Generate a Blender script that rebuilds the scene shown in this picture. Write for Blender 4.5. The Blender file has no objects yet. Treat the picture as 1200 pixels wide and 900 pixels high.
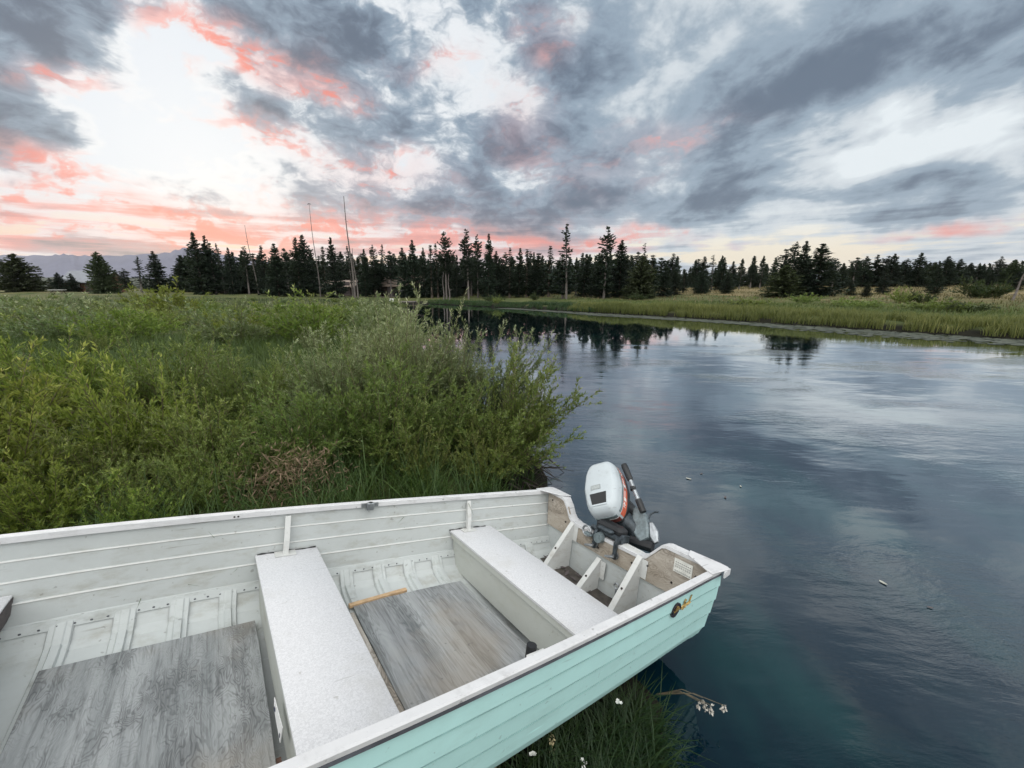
import bpy, math, random
import numpy as np
from mathutils import Matrix, Vector
SC = bpy.context.scene
COL = SC.collection
rng = np.random.default_rng(7)

# ------------------------------------------------------------------ camera
F_PX, HZ, CAM_H = 480.0, 336.0, 1.9            # focal length in photo pixels, horizon row, eye height over the water
PITCH = math.atan((450 - HZ) / F_PX)
cam_d = bpy.data.cameras.new('camera')
cam = bpy.data.objects.new('camera', cam_d)
COL.objects.link(cam)
cam.location = (0, 0, CAM_H)
cam.rotation_euler = (math.pi / 2 - PITCH, 0, 0)
cam_d.sensor_width = 36.0
cam_d.lens = 36.0 * F_PX / 1200.0
cam_d.clip_start, cam_d.clip_end = 0.05, 30000
SC.camera = cam

def ray(x, y):
    """photo pixel -> direction in the world"""
    a, b, c = x - 600, y - 450, F_PX
    sp, cp = math.sin(PITCH), math.cos(PITCH)
    return np.array([a, c * cp - b * sp, -b * cp - c * sp])
def on_z(x, y, z=0.0):
    r = ray(x, y); k = (z - CAM_H) / r[2]
    return np.array([r[0] * k, r[1] * k])
def at_dist(x, Y):
    """world X of a photo column at forward distance Y near the horizon"""
    r = ray(x, HZ); return r[0] / r[1] * Y
def z_at(y, Y, x=600):
    r = ray(x, y); return CAM_H + r[2] / r[1] * Y

# ------------------------------------------------------------------ node helper
class NT:
    def __init__(s, tree): s.t = tree; s.n = tree.nodes; s.l = tree.links
    def node(s, kind, **kw):
        n = s.n.new(kind)
        for k, v in kw.items(): setattr(n, k, v)
        return n
    def put(s, sock, v):
        if hasattr(v, 'node'): s.l.new(v, sock)
        elif v is not None:
            if isinstance(v, (tuple, list)) and sock.type == 'RGBA' and len(v) == 3: v = (*v, 1)
            sock.default_value = v
    def m(s, op, a, b=None, c=None, clamp=False):
        n = s.node('ShaderNodeMath', operation=op, use_clamp=clamp)
        for i, v in enumerate((a, b, c)): s.put(n.inputs[i], v) if v is not None else None
        return n.outputs[0]
    def add(s, a, b): return s.m('ADD', a, b)
    def sub(s, a, b): return s.m('SUBTRACT', a, b)
    def mul(s, a, b): return s.m('MULTIPLY', a, b)
    def v(s, op, a, b=None, scale=None):
        n = s.node('ShaderNodeVectorMath', operation=op)
        s.put(n.inputs[0], a)
        if b is not None: s.put(n.inputs[1], b)
        if scale is not None: s.put(n.inputs['Scale'], scale)
        return n.outputs[1] if op in ('LENGTH', 'DOT_PRODUCT', 'DISTANCE') else n.outputs[0]
    def sep(s, v):
        n = s.node('ShaderNodeSeparateXYZ'); s.put(n.inputs[0], v); return n.outputs
    def comb(s, x, y, z=0.0):
        n = s.node('ShaderNodeCombineXYZ')
        for i, q in enumerate((x, y, z)): s.put(n.inputs[i], q)
        return n.outputs[0]
    def ss(s, v, lo, hi, a=0.0, b=1.0):
        n = s.node('ShaderNodeMapRange', interpolation_type='SMOOTHSTEP')
        for k, q in zip(('Value', 'From Min', 'From Max', 'To Min', 'To Max'), (v, lo, hi, a, b)): s.put(n.inputs[k], q)
        return n.outputs[0]
    def lin(s, v, lo, hi, a=0.0, b=1.0):
        n = s.node('ShaderNodeMapRange')
        for k, q in zip(('Value', 'From Min', 'From Max', 'To Min', 'To Max'), (v, lo, hi, a, b)): s.put(n.inputs[k], q)
        return n.outputs[0]
    def mix(s, f, a, b, blend='MIX'):
        n = s.node('ShaderNodeMix', data_type='RGBA', blend_type=blend)
        s.put(n.inputs[0], f); s.put(n.inputs[6], a); s.put(n.inputs[7], b)
        return n.outputs[2]
    def noise(s, vec, scale=1.0, detail=4.0, rough=0.5, dist=0.0, lac=2.0, dims='3D', w=None):
        n = s.node('ShaderNodeTexNoise', noise_dimensions=dims)
        if vec is not None: s.put(n.inputs['Vector'], vec)
        s.put(n.inputs['Scale'], scale); s.put(n.inputs['Detail'], detail)
        s.put(n.inputs['Roughness'], rough); s.put(n.inputs['Distortion'], dist); s.put(n.inputs['Lacunarity'], lac)
        if w is not None: s.put(n.inputs['W'], w)
        return n.outputs
    def mapping(s, vec, loc=(0, 0, 0), rot=(0, 0, 0), sc=(1, 1, 1), kind='POINT'):
        n = s.node('ShaderNodeMapping', vector_type=kind)
        s.put(n.inputs[0], vec)
        n.inputs['Location'].default_value = loc; n.inputs['Rotation'].default_value = rot; n.inputs['Scale'].default_value = sc
        return n.outputs[0]

# ------------------------------------------------------------------ world: sunset sky under broken cloud
SUN_AZ, SUN_EL = math.radians(-34), math.radians(14)
world = bpy.data.worlds.new('World'); SC.world = world; world.use_nodes = True
w = NT(world.node_tree); w.n.clear()
D = w.node('ShaderNodeTexCoord').outputs['Generated']
dx, dy, dz = w.sep(D)
az = w.m('ARCTAN2', dx, dy)
dzc = w.m('ABSOLUTE', dz)
el = w.m('ARCSINE', dzc)
ae = w.comb(az, el)

inv = w.m('DIVIDE', 1.0, w.add(dzc, 0.24))
q0 = w.comb(w.mul(dx, inv), w.mul(dy, inv))
wn = w.noise(q0, 1.1, 3, .5)
q = w.v('ADD', q0, w.v('SCALE', w.v('SUBTRACT', wn[1], (.5, .5, .5)), scale=.55))
qa = w.mapping(q, rot=(0, 0, math.radians(-14)), sc=(1.0, .62, 1))
ci = w.comb(az, w.mul(el, 1.75), 3.0)
ci = w.v('ADD', ci, w.v('SCALE', w.v('SUBTRACT', w.noise(ci, 7.0, 3, .55)[1], (.5, .5, .5)), scale=.10))

def fld(blobs, jitter):
    """sum of soft ellipses given where they stand in the sky: (photo column, row, half width, half height, tilt, amount)"""
    pos = w.v('ADD', ae, jitter)
    tot = None
    for (cx, cy, rx, ry, rot, amp) in blobs:
        def aeq(x, y):
            r = ray(x, y); r = r / np.linalg.norm(r); return np.array([math.atan2(r[0], r[1]), math.asin(r[2])])
        c = aeq(cx, cy)
        ca, sa = math.cos(math.radians(rot)), math.sin(math.radians(rot))
        u = aeq(cx + rx * ca, cy - rx * sa) - c
        v_ = aeq(cx - ry * sa, cy - ry * ca) - c
        ang = math.atan2(u[1], u[0])
        mp = w.mapping(pos, loc=(c[0], c[1], 0), rot=(0, 0, ang),
                       sc=(1.55 * np.linalg.norm(u), 1.55 * np.linalg.norm(v_), 1), kind='TEXTURE')
        g = w.node('ShaderNodeTexGradient', gradient_type='QUADRATIC_SPHERE'); w.put(g.inputs[0], mp)
        tot = w.mul(g.outputs[1], amp) if tot is None else w.m('MULTIPLY_ADD', g.outputs[1], amp, tot)
    return tot
jit = w.v('SCALE', w.v('SUBTRACT', w.noise(ae, 5.0, 4, .6)[1], (.5, .5, .5)), scale=.16)
DARK = [(410, 35, 190, 70, -8, .62), (375, 78, 90, 36, -15, .35), (255, 62, 90, 16, -30, -.30), (25, 45, 65, 55, 0, .55), (112, 22, 45, 35, 0, .35), (300, 120, 75, 55, -20, .30),
        (440, 175, 110, 60, 0, .32), (335, 207, 55, 18, -8, .40), (15, 165, 80, 45, -22, .40), (150, 225, 110, 34, -8, .26),
        (185, 150, 105, 55, 10, -.62), (70, 105, 70, 24, -5, -.42), (110, 200, 90, 14, -10, .22), (60, 150, 50, 16, -20, .2), (245, 175, 50, 12, -10, .16), (285, 215, 75, 42, 0, -.45), (575, 60, 26, 75, -25, -.12), (520, 110, 70, 40, 0, .22), (560, 40, 50, 40, 0, .12), (470, 120, 60, 25, 0, -.12),
        (690, 55, 150, 75, 25, .42), (900, 125, 290, 60, 14, .16), (1110, 55, 190, 75, 10, .24), (610, 165, 110, 60, 10, .14),
        (800, 225, 300, 60, 10, .26), (1110, 235, 160, 36, 8, .30), (1060, 180, 230, 40, 18, -.95), (830, 60, 60, 20, 40, -.2),
        (930, 290, 380, 34, 2, -1.05), (1120, 292, 110, 10, 0, .2), (560, 250, 190, 30, 0, .25), (30, 262, 120, 14, 0, -.25), (120, 292, 260, 18, 0, .22), (60, 248, 90, 10, -8, .2)]
PINK = [(295, 60, 130, 34, -25, 1.5), (375, 104, 60, 24, -15, 1.6), (215, 45, 40, 40, 0, .8), (500, 75, 60, 20, 0, .5), (55, 180, 90, 20, -18, 1.0), (130, 236, 150, 24, -8, 1.1),
        (350, 262, 300, 36, 0, .75), (450, 208, 100, 30, 0, .8), (608, 150, 45, 50, 0, .8), (790, 155, 90, 24, 10, .55), (150, 278, 300, 44, 0, .75),
        (690, 280, 200, 12, 0, .7), (1110, 270, 110, 9, 0, .55), (640, 45, 40, 40, 0, .6), (690, 205, 90, 36, 0, .35), (35, 85, 90, 16, 0, .8), (325, 168, 80, 22, -20, .7),
        (560, 290, 160, 30, 0, .55)]
bias = fld(DARK, jit)
pink = fld(PINK, jit)
def bil(p):
    """billowed cumulus tone: broad heaps with cauliflower detail"""
    a = w.noise(p, 5.2, 10, .58)[0]
    b = w.noise(p, 13.0, 5, .6)[0]
    return w.add(w.mul(w.sub(a, .5), 1.35), w.mul(w.m('ABSOLUTE', w.sub(b, .5)), -.55))
nA = bil(ci)
nAl = bil(w.v('ADD', ci, (.004, -.030, 0)))
nB1 = w.noise(qa, 2.3, 10, .60)[0]
nB2 = w.noise(w.v('ADD', qa, (0.0, .10, 7.0)), 5.5, 7, .6)[0]
nB = w.add(w.mul(w.sub(nB1, .5), 1.35), w.mul(w.sub(nB2, .5), .55))
streak = w.noise(w.comb(w.mul(az, 3.0), w.mul(el, 34.0), 1.7), 1.6, 6, .55)[0]
low = w.ss(el, .20, .06)
right = w.ss(az, -.06, .42, .12, .80)
nn = w.add(w.mul(nA, w.sub(1.0, right)), w.mul(nB, right))
nn = w.add(nn, w.mul(w.sub(1.0, right), .07))
nn = w.add(w.mul(nn, w.sub(1.0, w.mul(low, .6))), w.mul(w.mul(w.sub(streak, .48), 1.1), low))
rim_s = w.mul(low, w.ss(streak, .42, .60, .05, .75))
dens = w.add(w.add(w.mul(nn, 1.15), w.mul(right, .17)), w.mul(bias, .66))
rim = w.ss(w.sub(nA, nAl), -.02, .13)
front = w.ss(dy, -.25, .35)
high = w.ss(el, .62, .95)
soft = w.mul(right, .06)
cover = w.ss(dens, w.sub(-.12, soft), w.add(-.02, soft))
thick = w.ss(dens, -.08, .46)
edge = w.mul(w.ss(dens, -.16, .02), w.ss(dens, .50, .06))
edge = w.mul(edge, w.m('MINIMUM', w.add(w.add(w.mul(rim, .95), .16), rim_s), 1.0))
light = w.mix(w.ss(az, -.25, .35), (.80, .845, .88), (.54, .615, .67))
cloud = w.mix(w.ss(thick, 0, .55), light, w.mix(right, (.265, .345, .435), (.335, .42, .505)))
cloud = w.mix(w.ss(thick, w.lin(right, 0, 1, .45, .52), w.lin(right, 0, 1, 1.0, 1.15)), cloud, (.115, .155, .215))
# sunlit white rims where the heaps thin out
wr = w.mul(w.mul(w.ss(dens, -.16, -.02), w.ss(dens, .14, .0)), w.sub(1.0, w.mul(right, .6)))
cloud = w.mix(w.mul(wr, .6), cloud, (.90, .92, .94))
clear = w.mix(w.ss(az, -.3, .5), (.80, .85, .90), (.82, .88, .91))
glow = w.ss(el, .16, .05)
clear = w.mix(w.mul(glow, .9), clear, w.mix(w.ss(az, -.55, .25), (.98, .66, .46), (.97, .85, .64)))
sky = w.mix(cover, clear, cloud)
pk = w.mul(w.mul(pink, 1.9), edge)
pk = w.sub(1.0, w.m('POWER', 2.718, w.mul(pk, -1.25)))
sky = w.mix(w.mul(pk, .98), sky, w.mix(w.ss(pk, .15, .85), (.93, .50, .44), (.96, .25, .17)))
sky = w.mix(w.mul(w.m('MINIMUM', pink, 1.0), w.mul(cover, .10)), sky, (.85, .42, .40))
bk = w.ss(el, .05, 1.0, 1.0, 3.0)  # sky behind the camera brightened, added as fill light
BACK_FILL = w.comb(bk, bk, w.mul(bk, .97))
up = w.mix(high, BACK_FILL, (.42, .50, .58))
sky = w.mix(w.mul(high, front), sky, (.20, .25, .30))  # high sky ahead darkened so the water mirrors less light
sky = w.mix(w.sub(1.0, front), sky, BACK_FILL)
nish = w.node('ShaderNodeTexSky', sky_type='NISHITA', sun_disc=False, sun_elevation=SUN_EL, sun_rotation=SUN_AZ)
b1 = w.node('ShaderNodeBackground'); w.put(b1.inputs[0], nish.outputs[0]); b1.inputs[1].default_value = .05
b2 = w.node('ShaderNodeBackground'); w.put(b2.inputs[0], sky); b2.inputs[1].default_value = 1.0
mx = w.node('ShaderNodeMixShader'); mx.inputs[0].default_value = .9
w.l.new(b1.outputs[0], mx.inputs[1]); w.l.new(b2.outputs[0], mx.inputs[2])
w.l.new(mx.outputs[0], w.node('ShaderNodeOutputWorld').inputs[0])
world.cycles.sampling_method = 'MANUAL'; world.cycles.sample_map_resolution = 512

# ------------------------------------------------------------------ sun: low, behind the cloud, very soft
sd = bpy.data.lights.new('sun', 'SUN'); sd.energy = 0.8; sd.angle = math.radians(40); sd.color = (1.0, .86, .74)
sun = bpy.data.objects.new('sun', sd); COL.objects.link(sun)
sdir = Vector((math.sin(SUN_AZ) * math.cos(SUN_EL), math.cos(SUN_AZ) * math.cos(SUN_EL), math.sin(SUN_EL)))
sun.rotation_euler = sdir.to_track_quat('Z', 'Y').to_euler()

SC.view_settings.view_transform = 'Standard'
SC.view_settings.look = 'None'
SC.view_settings.exposure = 0.14
SC.view_settings.gamma = 1.0
SC.view_settings.use_curve_mapping = False
SC.render.engine = 'CYCLES'
SC.cycles.use_denoising = True
SC.cycles.max_bounces = 7
SC.cycles.diffuse_bounces = 4
SC.cycles.glossy_bounces = 3
SC.cycles.transmission_bounces = 4
SC.cycles.transparent_max_bounces = 4
SC.cycles.caustics_reflective = False
SC.cycles.caustics_refractive = False
SC.cycles.sample_clamp_indirect = 4.0

# ------------------------------------------------------------------ helpers
def tag(o, label=None, cat=None, group=None, kind=None):
    if label: o['label'] = label
    if cat: o['category'] = cat
    if group: o['group'] = group
    if kind: o['kind'] = kind
    return o
def link(o, parent=None):
    COL.objects.link(o)
    if parent is not None: o.parent = parent
    return o
def empty(name, loc=(0, 0, 0), rz=0.0, sc=1.0, parent=None):
    o = bpy.data.objects.new(name, None); o.empty_display_size = .1
    o.location = loc; o.rotation_euler = (0, 0, rz); o.scale = (sc, sc, sc) if np.isscalar(sc) else sc
    return link(o, parent)
def make_me(name, V, faces, mat, smooth=False, attr=None):
    """faces: list of (k x n) integer arrays, n = 3 or 4, or a list of tuples"""
    me = bpy.data.meshes.new(name)
    V = np.asarray(V, dtype=np.float64)
    if isinstance(faces, np.ndarray): faces = [faces]
    if len(faces) and not isinstance(faces[0], np.ndarray):
        me.from_pydata([tuple(v) for v in V], [], [tuple(int(i) for i in f) for f in faces])
    else:
        me.vertices.add(len(V)); me.vertices.foreach_set('co', V.ravel())
        loops = np.concatenate([f.ravel() for f in faces]).astype(np.int32)
        tot = np.concatenate([np.full(len(f), f.shape[1]) for f in faces]).astype(np.int32)
        st = np.concatenate([[0], np.cumsum(tot)[:-1]]).astype(np.int32)
        me.loops.add(len(loops)); me.loops.foreach_set('vertex_index', loops)
        me.polygons.add(len(tot)); me.polygons.foreach_set('loop_start', st)
        try: me.polygons.foreach_set('loop_total', tot)
        except Exception: pass
        me.update(calc_edges=True)
    if smooth: me.polygons.foreach_set('use_smooth', np.ones(len(me.polygons), dtype=bool))
    if attr is not None:
        a = me.attributes.new('tint', 'FLOAT', 'POINT'); a.data.foreach_set('value', np.asarray(attr, dtype=np.float32))
    if mat: me.materials.append(mat)
    me.validate()
    return me
def obj(name, me, parent=None, loc=None):
    o = bpy.data.objects.new(name, me)
    if loc is not None: o.location = loc
    return link(o, parent)
class MB:
    """collects shapes into one mesh"""
    def __init__(s): s.V = []; s.F = []; s.n = 0
    def put(s, V, F):
        V = np.asarray(V, float)
        s.V.append(V); s.F += [tuple(int(i) + s.n for i in f) for f in F]; s.n += len(V); return s
    def box(s, a, b, M=None, bev=0.0):
        (x0, y0, z0), (x1, y1, z1) = a, b
        if bev <= 0:
            V = np.array([(x, y, z) for z in (z0, z1) for y in (y0, y1) for x in (x0, x1)], float)
            F = [(0, 2, 3, 1), (4, 5, 7, 6), (0, 1, 5, 4), (2, 6, 7, 3), (0, 4, 6, 2), (1, 3, 7, 5)]
        else:
            V, F = [], []
            ring = [((x0, y0), (1, 1)), ((x1, y0), (-1, 1)), ((x1, y1), (-1, -1)), ((x0, y1), (1, -1))]
            lv = [(z0, 1), (z0 + bev, 0), (z1 - bev, 0), (z1, 1)]
            for z, ins in lv:
                for (x, y), (sx, sy) in ring:
                    k = bev * (2 if ins else 1)
                    if (sx * sy) > 0: pts = [(x, y + sy * k), (x + sx * k, y)] if sx > 0 else [(x, y + sy * k), (x + sx * k, y)]
                    else: pts = [(x + sx * k, y), (x, y + sy * k)]
                    if ins: pts = [(p[0] + (sx * bev if p[0] == x else 0), p[1] + (sy * bev if p[1] == y else 0)) for p in pts]
                    V += [(p[0], p[1], z) for p in pts]
            V = np.array(V, float)
            for k in range(3):
                for i in range(8): F.append((k * 8 + i, k * 8 + (i + 1) % 8, k * 8 + 8 + (i + 1) % 8, k * 8 + 8 + i))
            F.append(tuple(range(7, -1, -1))); F.append(tuple(range(24, 32)))
        if M is not None: V = V @ np.array(M)[:3, :3].T + np.array(M)[:3, 3]
        return s.put(V, F)
    def tube(s, pts, rad, n=8, cap=True):
        pts = np.asarray(pts, float); rad = np.broadcast_to(np.asarray(rad, float), (len(pts),))
        tg = np.gradient(pts, axis=0); tg /= np.linalg.norm(tg, axis=1)[:, None] + 1e-12
        ref = np.array([0, 0, 1.0]) if abs(tg[:, 2]).mean() < .9 else np.array([1.0, 0, 0])
        u = np.cross(tg, ref); u /= np.linalg.norm(u, axis=1)[:, None] + 1e-12
        v = np.cross(tg, u)
        a = np.linspace(0, 2 * math.pi, n, endpoint=False)
        V = (pts[:, None] + rad[:, None, None] * (np.cos(a)[None, :, None] * u[:, None] + np.sin(a)[None, :, None] * v[:, None])).reshape(-1, 3)
        F = [(k * n + i, k * n + (i + 1) % n, k * n + n + (i + 1) % n, k * n + n + i) for k in range(len(pts) - 1) for i in range(n)]
        if cap: F += [tuple(range(n - 1, -1, -1)), tuple((len(pts) - 1) * n + i for i in range(n))]
        return s.put(V, F)
    def loft(s, S, closed=False, cap=False):
        """S: (m, k, 3) sections"""
        S = np.asarray(S, float); m, k = S.shape[:2]
        F = []
        for a in range(m - 1):
            for i in range(k if closed else k - 1):
                j = (i + 1) % k
                F.append((a * k + i, a * k + j, a * k + k + j, a * k + k + i))
        if cap: F += [tuple(range(k - 1, -1, -1)), tuple((m - 1) * k + i for i in range(k))]
        return s.put(S.reshape(-1, 3), F)
    def prism(s, poly, a, b):
        """closed outline poly (k x 3) swept from offset a to offset b (vectors)"""
        poly = np.asarray(poly, float); k = len(poly)
        V = np.concatenate([poly + np.asarray(a), poly + np.asarray(b)])
        F = [tuple(range(k - 1, -1, -1)), tuple(range(k, 2 * k))] + [(i, (i + 1) % k, k + (i + 1) % k, k + i) for i in range(k)]
        return s.put(V, F)
    def build(s, name, mat, parent=None, smooth=False, bevel=0.0, loc=None, angle=None):
        me = make_me(name, np.concatenate(s.V), s.F, mat)
        import bmesh
        bm = bmesh.new(); bm.from_mesh(me); bmesh.ops.recalc_face_normals(bm, faces=bm.faces); bm.to_mesh(me); bm.free()
        if smooth:
            me.polygons.foreach_set('use_smooth', np.ones(len(me.polygons), dtype=bool))
            try: me.set_sharp_from_angle(angle=math.radians(angle or 35))
            except Exception: pass
        o = obj(name, me, parent, loc)
        if bevel:
            b = o.modifiers.new('bevel', 'BEVEL'); b.width = bevel; b.segments = 2; b.limit_method = 'ANGLE'; b.angle_limit = math.radians(40)
        return o

# ------------------------------------------------------------------ materials
def mat_new(name):
    m = bpy.data.materials.new(name); m.use_nodes = True
    t = NT(m.node_tree); t.n.clear()
    out = t.node('ShaderNodeOutputMaterial')
    return m, t, out
def principled(t, out, **kw):
    p = t.node('ShaderNodeBsdfPrincipled')
    for k, v in kw.items(): t.put(p.inputs[k.replace('_', ' ')], v)
    t.l.new(p.outputs[0], out.inputs[0]); return p
def bump(t, h, strength=.3, dist=.01):
    b = t.node('ShaderNodeBump'); t.put(b.inputs['Height'], h); b.inputs['Strength'].default_value = strength; b.inputs['Distance'].default_value = dist
    return b.outputs[0]
def plain(name, col, rough=.5, metal=0.0, var=.15, scale=12.0, bmp=0.0, spec=.5):
    m, t, out = mat_new(name)
    P = t.node('ShaderNodeTexCoord').outputs['Object']
    n = t.noise(P, scale, 5, .6)[0]
    c = t.mix(t.ss(n, .3, .7), tuple(c * (1 - var) for c in col), tuple(min(1, c * (1 + var)) for c in col))
    p = principled(t, out, Base_Color=c, Roughness=t.lin(n, .3, .7, max(.02, rough - .08), rough + .08), Metallic=metal)
    p.inputs['Specular IOR Level'].default_value = spec
    if bmp: t.put(p.inputs['Normal'], bump(t, n, bmp, .004))
    return m
def painted(name, col, dirt, rough=.45, amount=.5, scale=6.0, streak=None):
    """worn paint: soft tone drift, grime and small scuffs"""
    m, t, out = mat_new(name)
    P = t.node('ShaderNodeTexCoord').outputs['Object']
    big = t.noise(P, 1.7, 4, .6)[0]
    fine = t.noise(P, scale * 5, 6, .65)[0]
    grime = t.noise(t.mapping(P, sc=(1, 1, 2.5)), scale, 6, .68)[0]
    spots = t.noise(P, 38, 2, .5)[0]
    c = t.mix(t.ss(big, .3, .7), col, tuple(x * .9 for x in col))
    c = t.mix(t.mul(t.ss(grime, .48, .78), amount), c, dirt)
    c = t.mix(t.mul(t.ss(spots, .69, .74), .75 * amount), c, tuple(x * .45 for x in dirt))
    c = t.mix(t.mul(t.ss(fine, .35, .7), .10), c, tuple(x * .7 for x in col))
    scr = t.noise(t.mapping(P, rot=(.2, .1, .35), sc=(2.2, 70, 70)), 1.0, 2, .5)[0]
    scr2 = t.noise(t.mapping(P, rot=(.1, .3, -.5), sc=(3, 90, 90)), 1.0, 2, .5)[0]
    mask = t.ss(t.noise(P, 3.3, 3, .6)[0], .48, .62)
    c = t.mix(t.mul(t.mul(t.ss(scr, .68, .72), mask), .55), c, tuple(x * .6 for x in dirt))
    c = t.mix(t.mul(t.mul(t.ss(scr2, .70, .73), mask), .5), c, tuple(min(1, x * 1.25) for x in col))
    c = t.mix(t.mul(t.ss(t.noise(P, 2.6, 6, .7)[0], .56, .74), .45 * amount), c, tuple((a + b) / 2 for a, b in zip(col, dirt)))
    p = principled(t, out, Base_Color=c, Roughness=t.lin(grime, .3, .8, rough, rough + .25))
    t.put(p.inputs['Normal'], bump(t, t.add(fine, t.mul(big, 4.0)), .12, .004))
    return m
def leaf_mat(name, lo, hi, tips=None, trans=.35, rough=.5, spread=.25, spec=.3):
    """leaves: tone differs from leaf to leaf and from plant to plant; 'tint' (0..1) is each leaf's own age"""
    m, t, out = mat_new(name)
    a = t.node('ShaderNodeAttribute', attribute_name='tint').outputs['Fac']
    r = t.node('ShaderNodeObjectInfo').outputs['Random']
    c = t.mix(a, lo, hi)
    if tips: c = t.mix(t.ss(a, .75, 1.0), c, tips)
    hsv = t.node('ShaderNodeHueSaturation')
    t.put(hsv.inputs['Hue'], t.lin(r, 0, 1, .5 - .022, .5 + .022)); t.put(hsv.inputs['Value'], t.lin(t.m('FRACT', t.mul(r, 7.31)), 0, 1, 1 - spread, 1 + spread))
    t.put(hsv.inputs['Color'], c)
    p = t.node('ShaderNodeBsdfPrincipled'); t.put(p.inputs['Base Color'], hsv.outputs[0]); p.inputs['Roughness'].default_value = rough
    p.inputs['Specular IOR Level'].default_value = spec
    if trans:
        tr = t.node('ShaderNodeBsdfTranslucent'); t.put(tr.inputs[0], t.mix(.5, hsv.outputs[0], (.16, .22, .04)))
        mx = t.node('ShaderNodeMixShader'); mx.inputs[0].default_value = trans
        t.l.new(p.outputs[0], mx.inputs[1]); t.l.new(tr.outputs[0], mx.inputs[2]); t.l.new(mx.outputs[0], out.inputs[0])
    else: t.l.new(p.outputs[0], out.inputs[0])
    return m

M = {}
M['hull'] = painted('mint_paint', (.49, .775, .76), (.33, .52, .50), .38, .50, 4)
M['seam'] = plain('strake_shade_tone', (.16, .30, .29), .6, 0, .2)  # dark tone standing in for shade under the hull laps
M['lining'] = painted('grey_inner_paint', (.50, .53, .53), (.27, .25, .20), .5, .55, 7)
M['bottom_in'] = painted('worn_inner_bottom', (.50, .53, .53), (.20, .20, .17), .5, .6, 9)
M['gunwale'] = painted('white_gunwale_paint', (.655, .66, .675), (.34, .34, .34), .42, .70, 9)
M['rub'] = plain('dark_rub_rail', (.085, .09, .105), .5, .2, .3)
M['seat_side'] = painted('seat_side_paint', (.47, .49, .46), (.30, .28, .20), .5, .45, 6)
M['white_part'] = painted('white_bracket_paint', (.62, .63, .62), (.26, .21, .15), .5, .4, 11)
M['bolt'] = plain('rusty_bolt', (.035, .028, .025), .6, .5)
M['alu'] = plain('dull_aluminium', (.33, .35, .37), .38, .85, .25, 25)
M['dark_alu'] = plain('weathered_dark_alloy', (.05, .062, .072), .45, .5, .5, 30, .2)
M['mid_alu'] = plain('grey_alloy_paint', (.17, .21, .225), .45, .25, .3, 25, .1)
M['black'] = plain('black_rubber', (.012, .013, .015), .5, 0, .3)
M['brown_dark'] = plain('rotten_dark_wood', (.085, .07, .07), .7, 0, .35, 20, .3)
M['cowl'] = painted('white_cowl_paint', (.50, .55, .58), (.30, .32, .32), .30, .35, 8)
M['cowl_grey'] = plain('grey_cowl_band', (.16, .20, .21), .4, 0, .15)
M['orange'] = plain('faded_orange_band', (.60, .12, .06), .4, 0, .25, 18)
M['red_dark'] = plain('dark_red_band', (.16, .04, .03), .4, 0, .3, 18)
M['white'] = plain('white_lettering', (.8, .8, .8), .5, 0, .05)
M['gold'] = plain('gold_lettering', (.42, .28, .10), .35, .6, .4, 60)
M['paper'] = plain('pale_label', (.66, .66, .62), .6, 0, .12, 40)
M['print'] = plain('faded_grey_print', (.30, .30, .29), .6, 0, .2, 60)
M['bare_wood'] = plain('fresh_wood', (.50, .34, .20), .6, 0, .2, 30, .1)

def seat_top_mat():
    m, t, out = mat_new('speckled_white_seat')
    P = t.node('ShaderNodeTexCoord').outputs['Object']
    a = t.noise(P, 150, 3, .55, 1.2)[0]; b = t.noise(P, 420, 2, .5)[0]; big = t.noise(P, 4, 4, .6)[0]
    c = t.mix(t.ss(a, .36, .64), (.52, .525, .545), (.63, .635, .655))
    c = t.mix(t.mul(t.ss(b, .58, .70), .4), c, (.44, .45, .47))
    c = t.mix(t.mul(t.ss(big, .50, .75), .40), c, (.44, .43, .405))
    scuff = t.noise(t.mapping(P, rot=(0, 0, .5), sc=(4, 80, 20)), 1.0, 2, .5)[0]
    c = t.mix(t.mul(t.mul(t.ss(scuff, .69, .73), t.ss(t.noise(P, 5, 3, .6)[0], .46, .6)), .5), c, (.30, .30, .30))
    c = t.mix(t.mul(t.ss(t.noise(P, 26, 3, .6)[0], .68, .73), .55), c, (.30, .29, .27))
    p = principled(t, out, Base_Color=c, Roughness=.55)
    t.put(p.inputs['Normal'], bump(t, t.add(a, b), .15, .002)); return m
M['seat_top'] = seat_top_mat()

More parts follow.
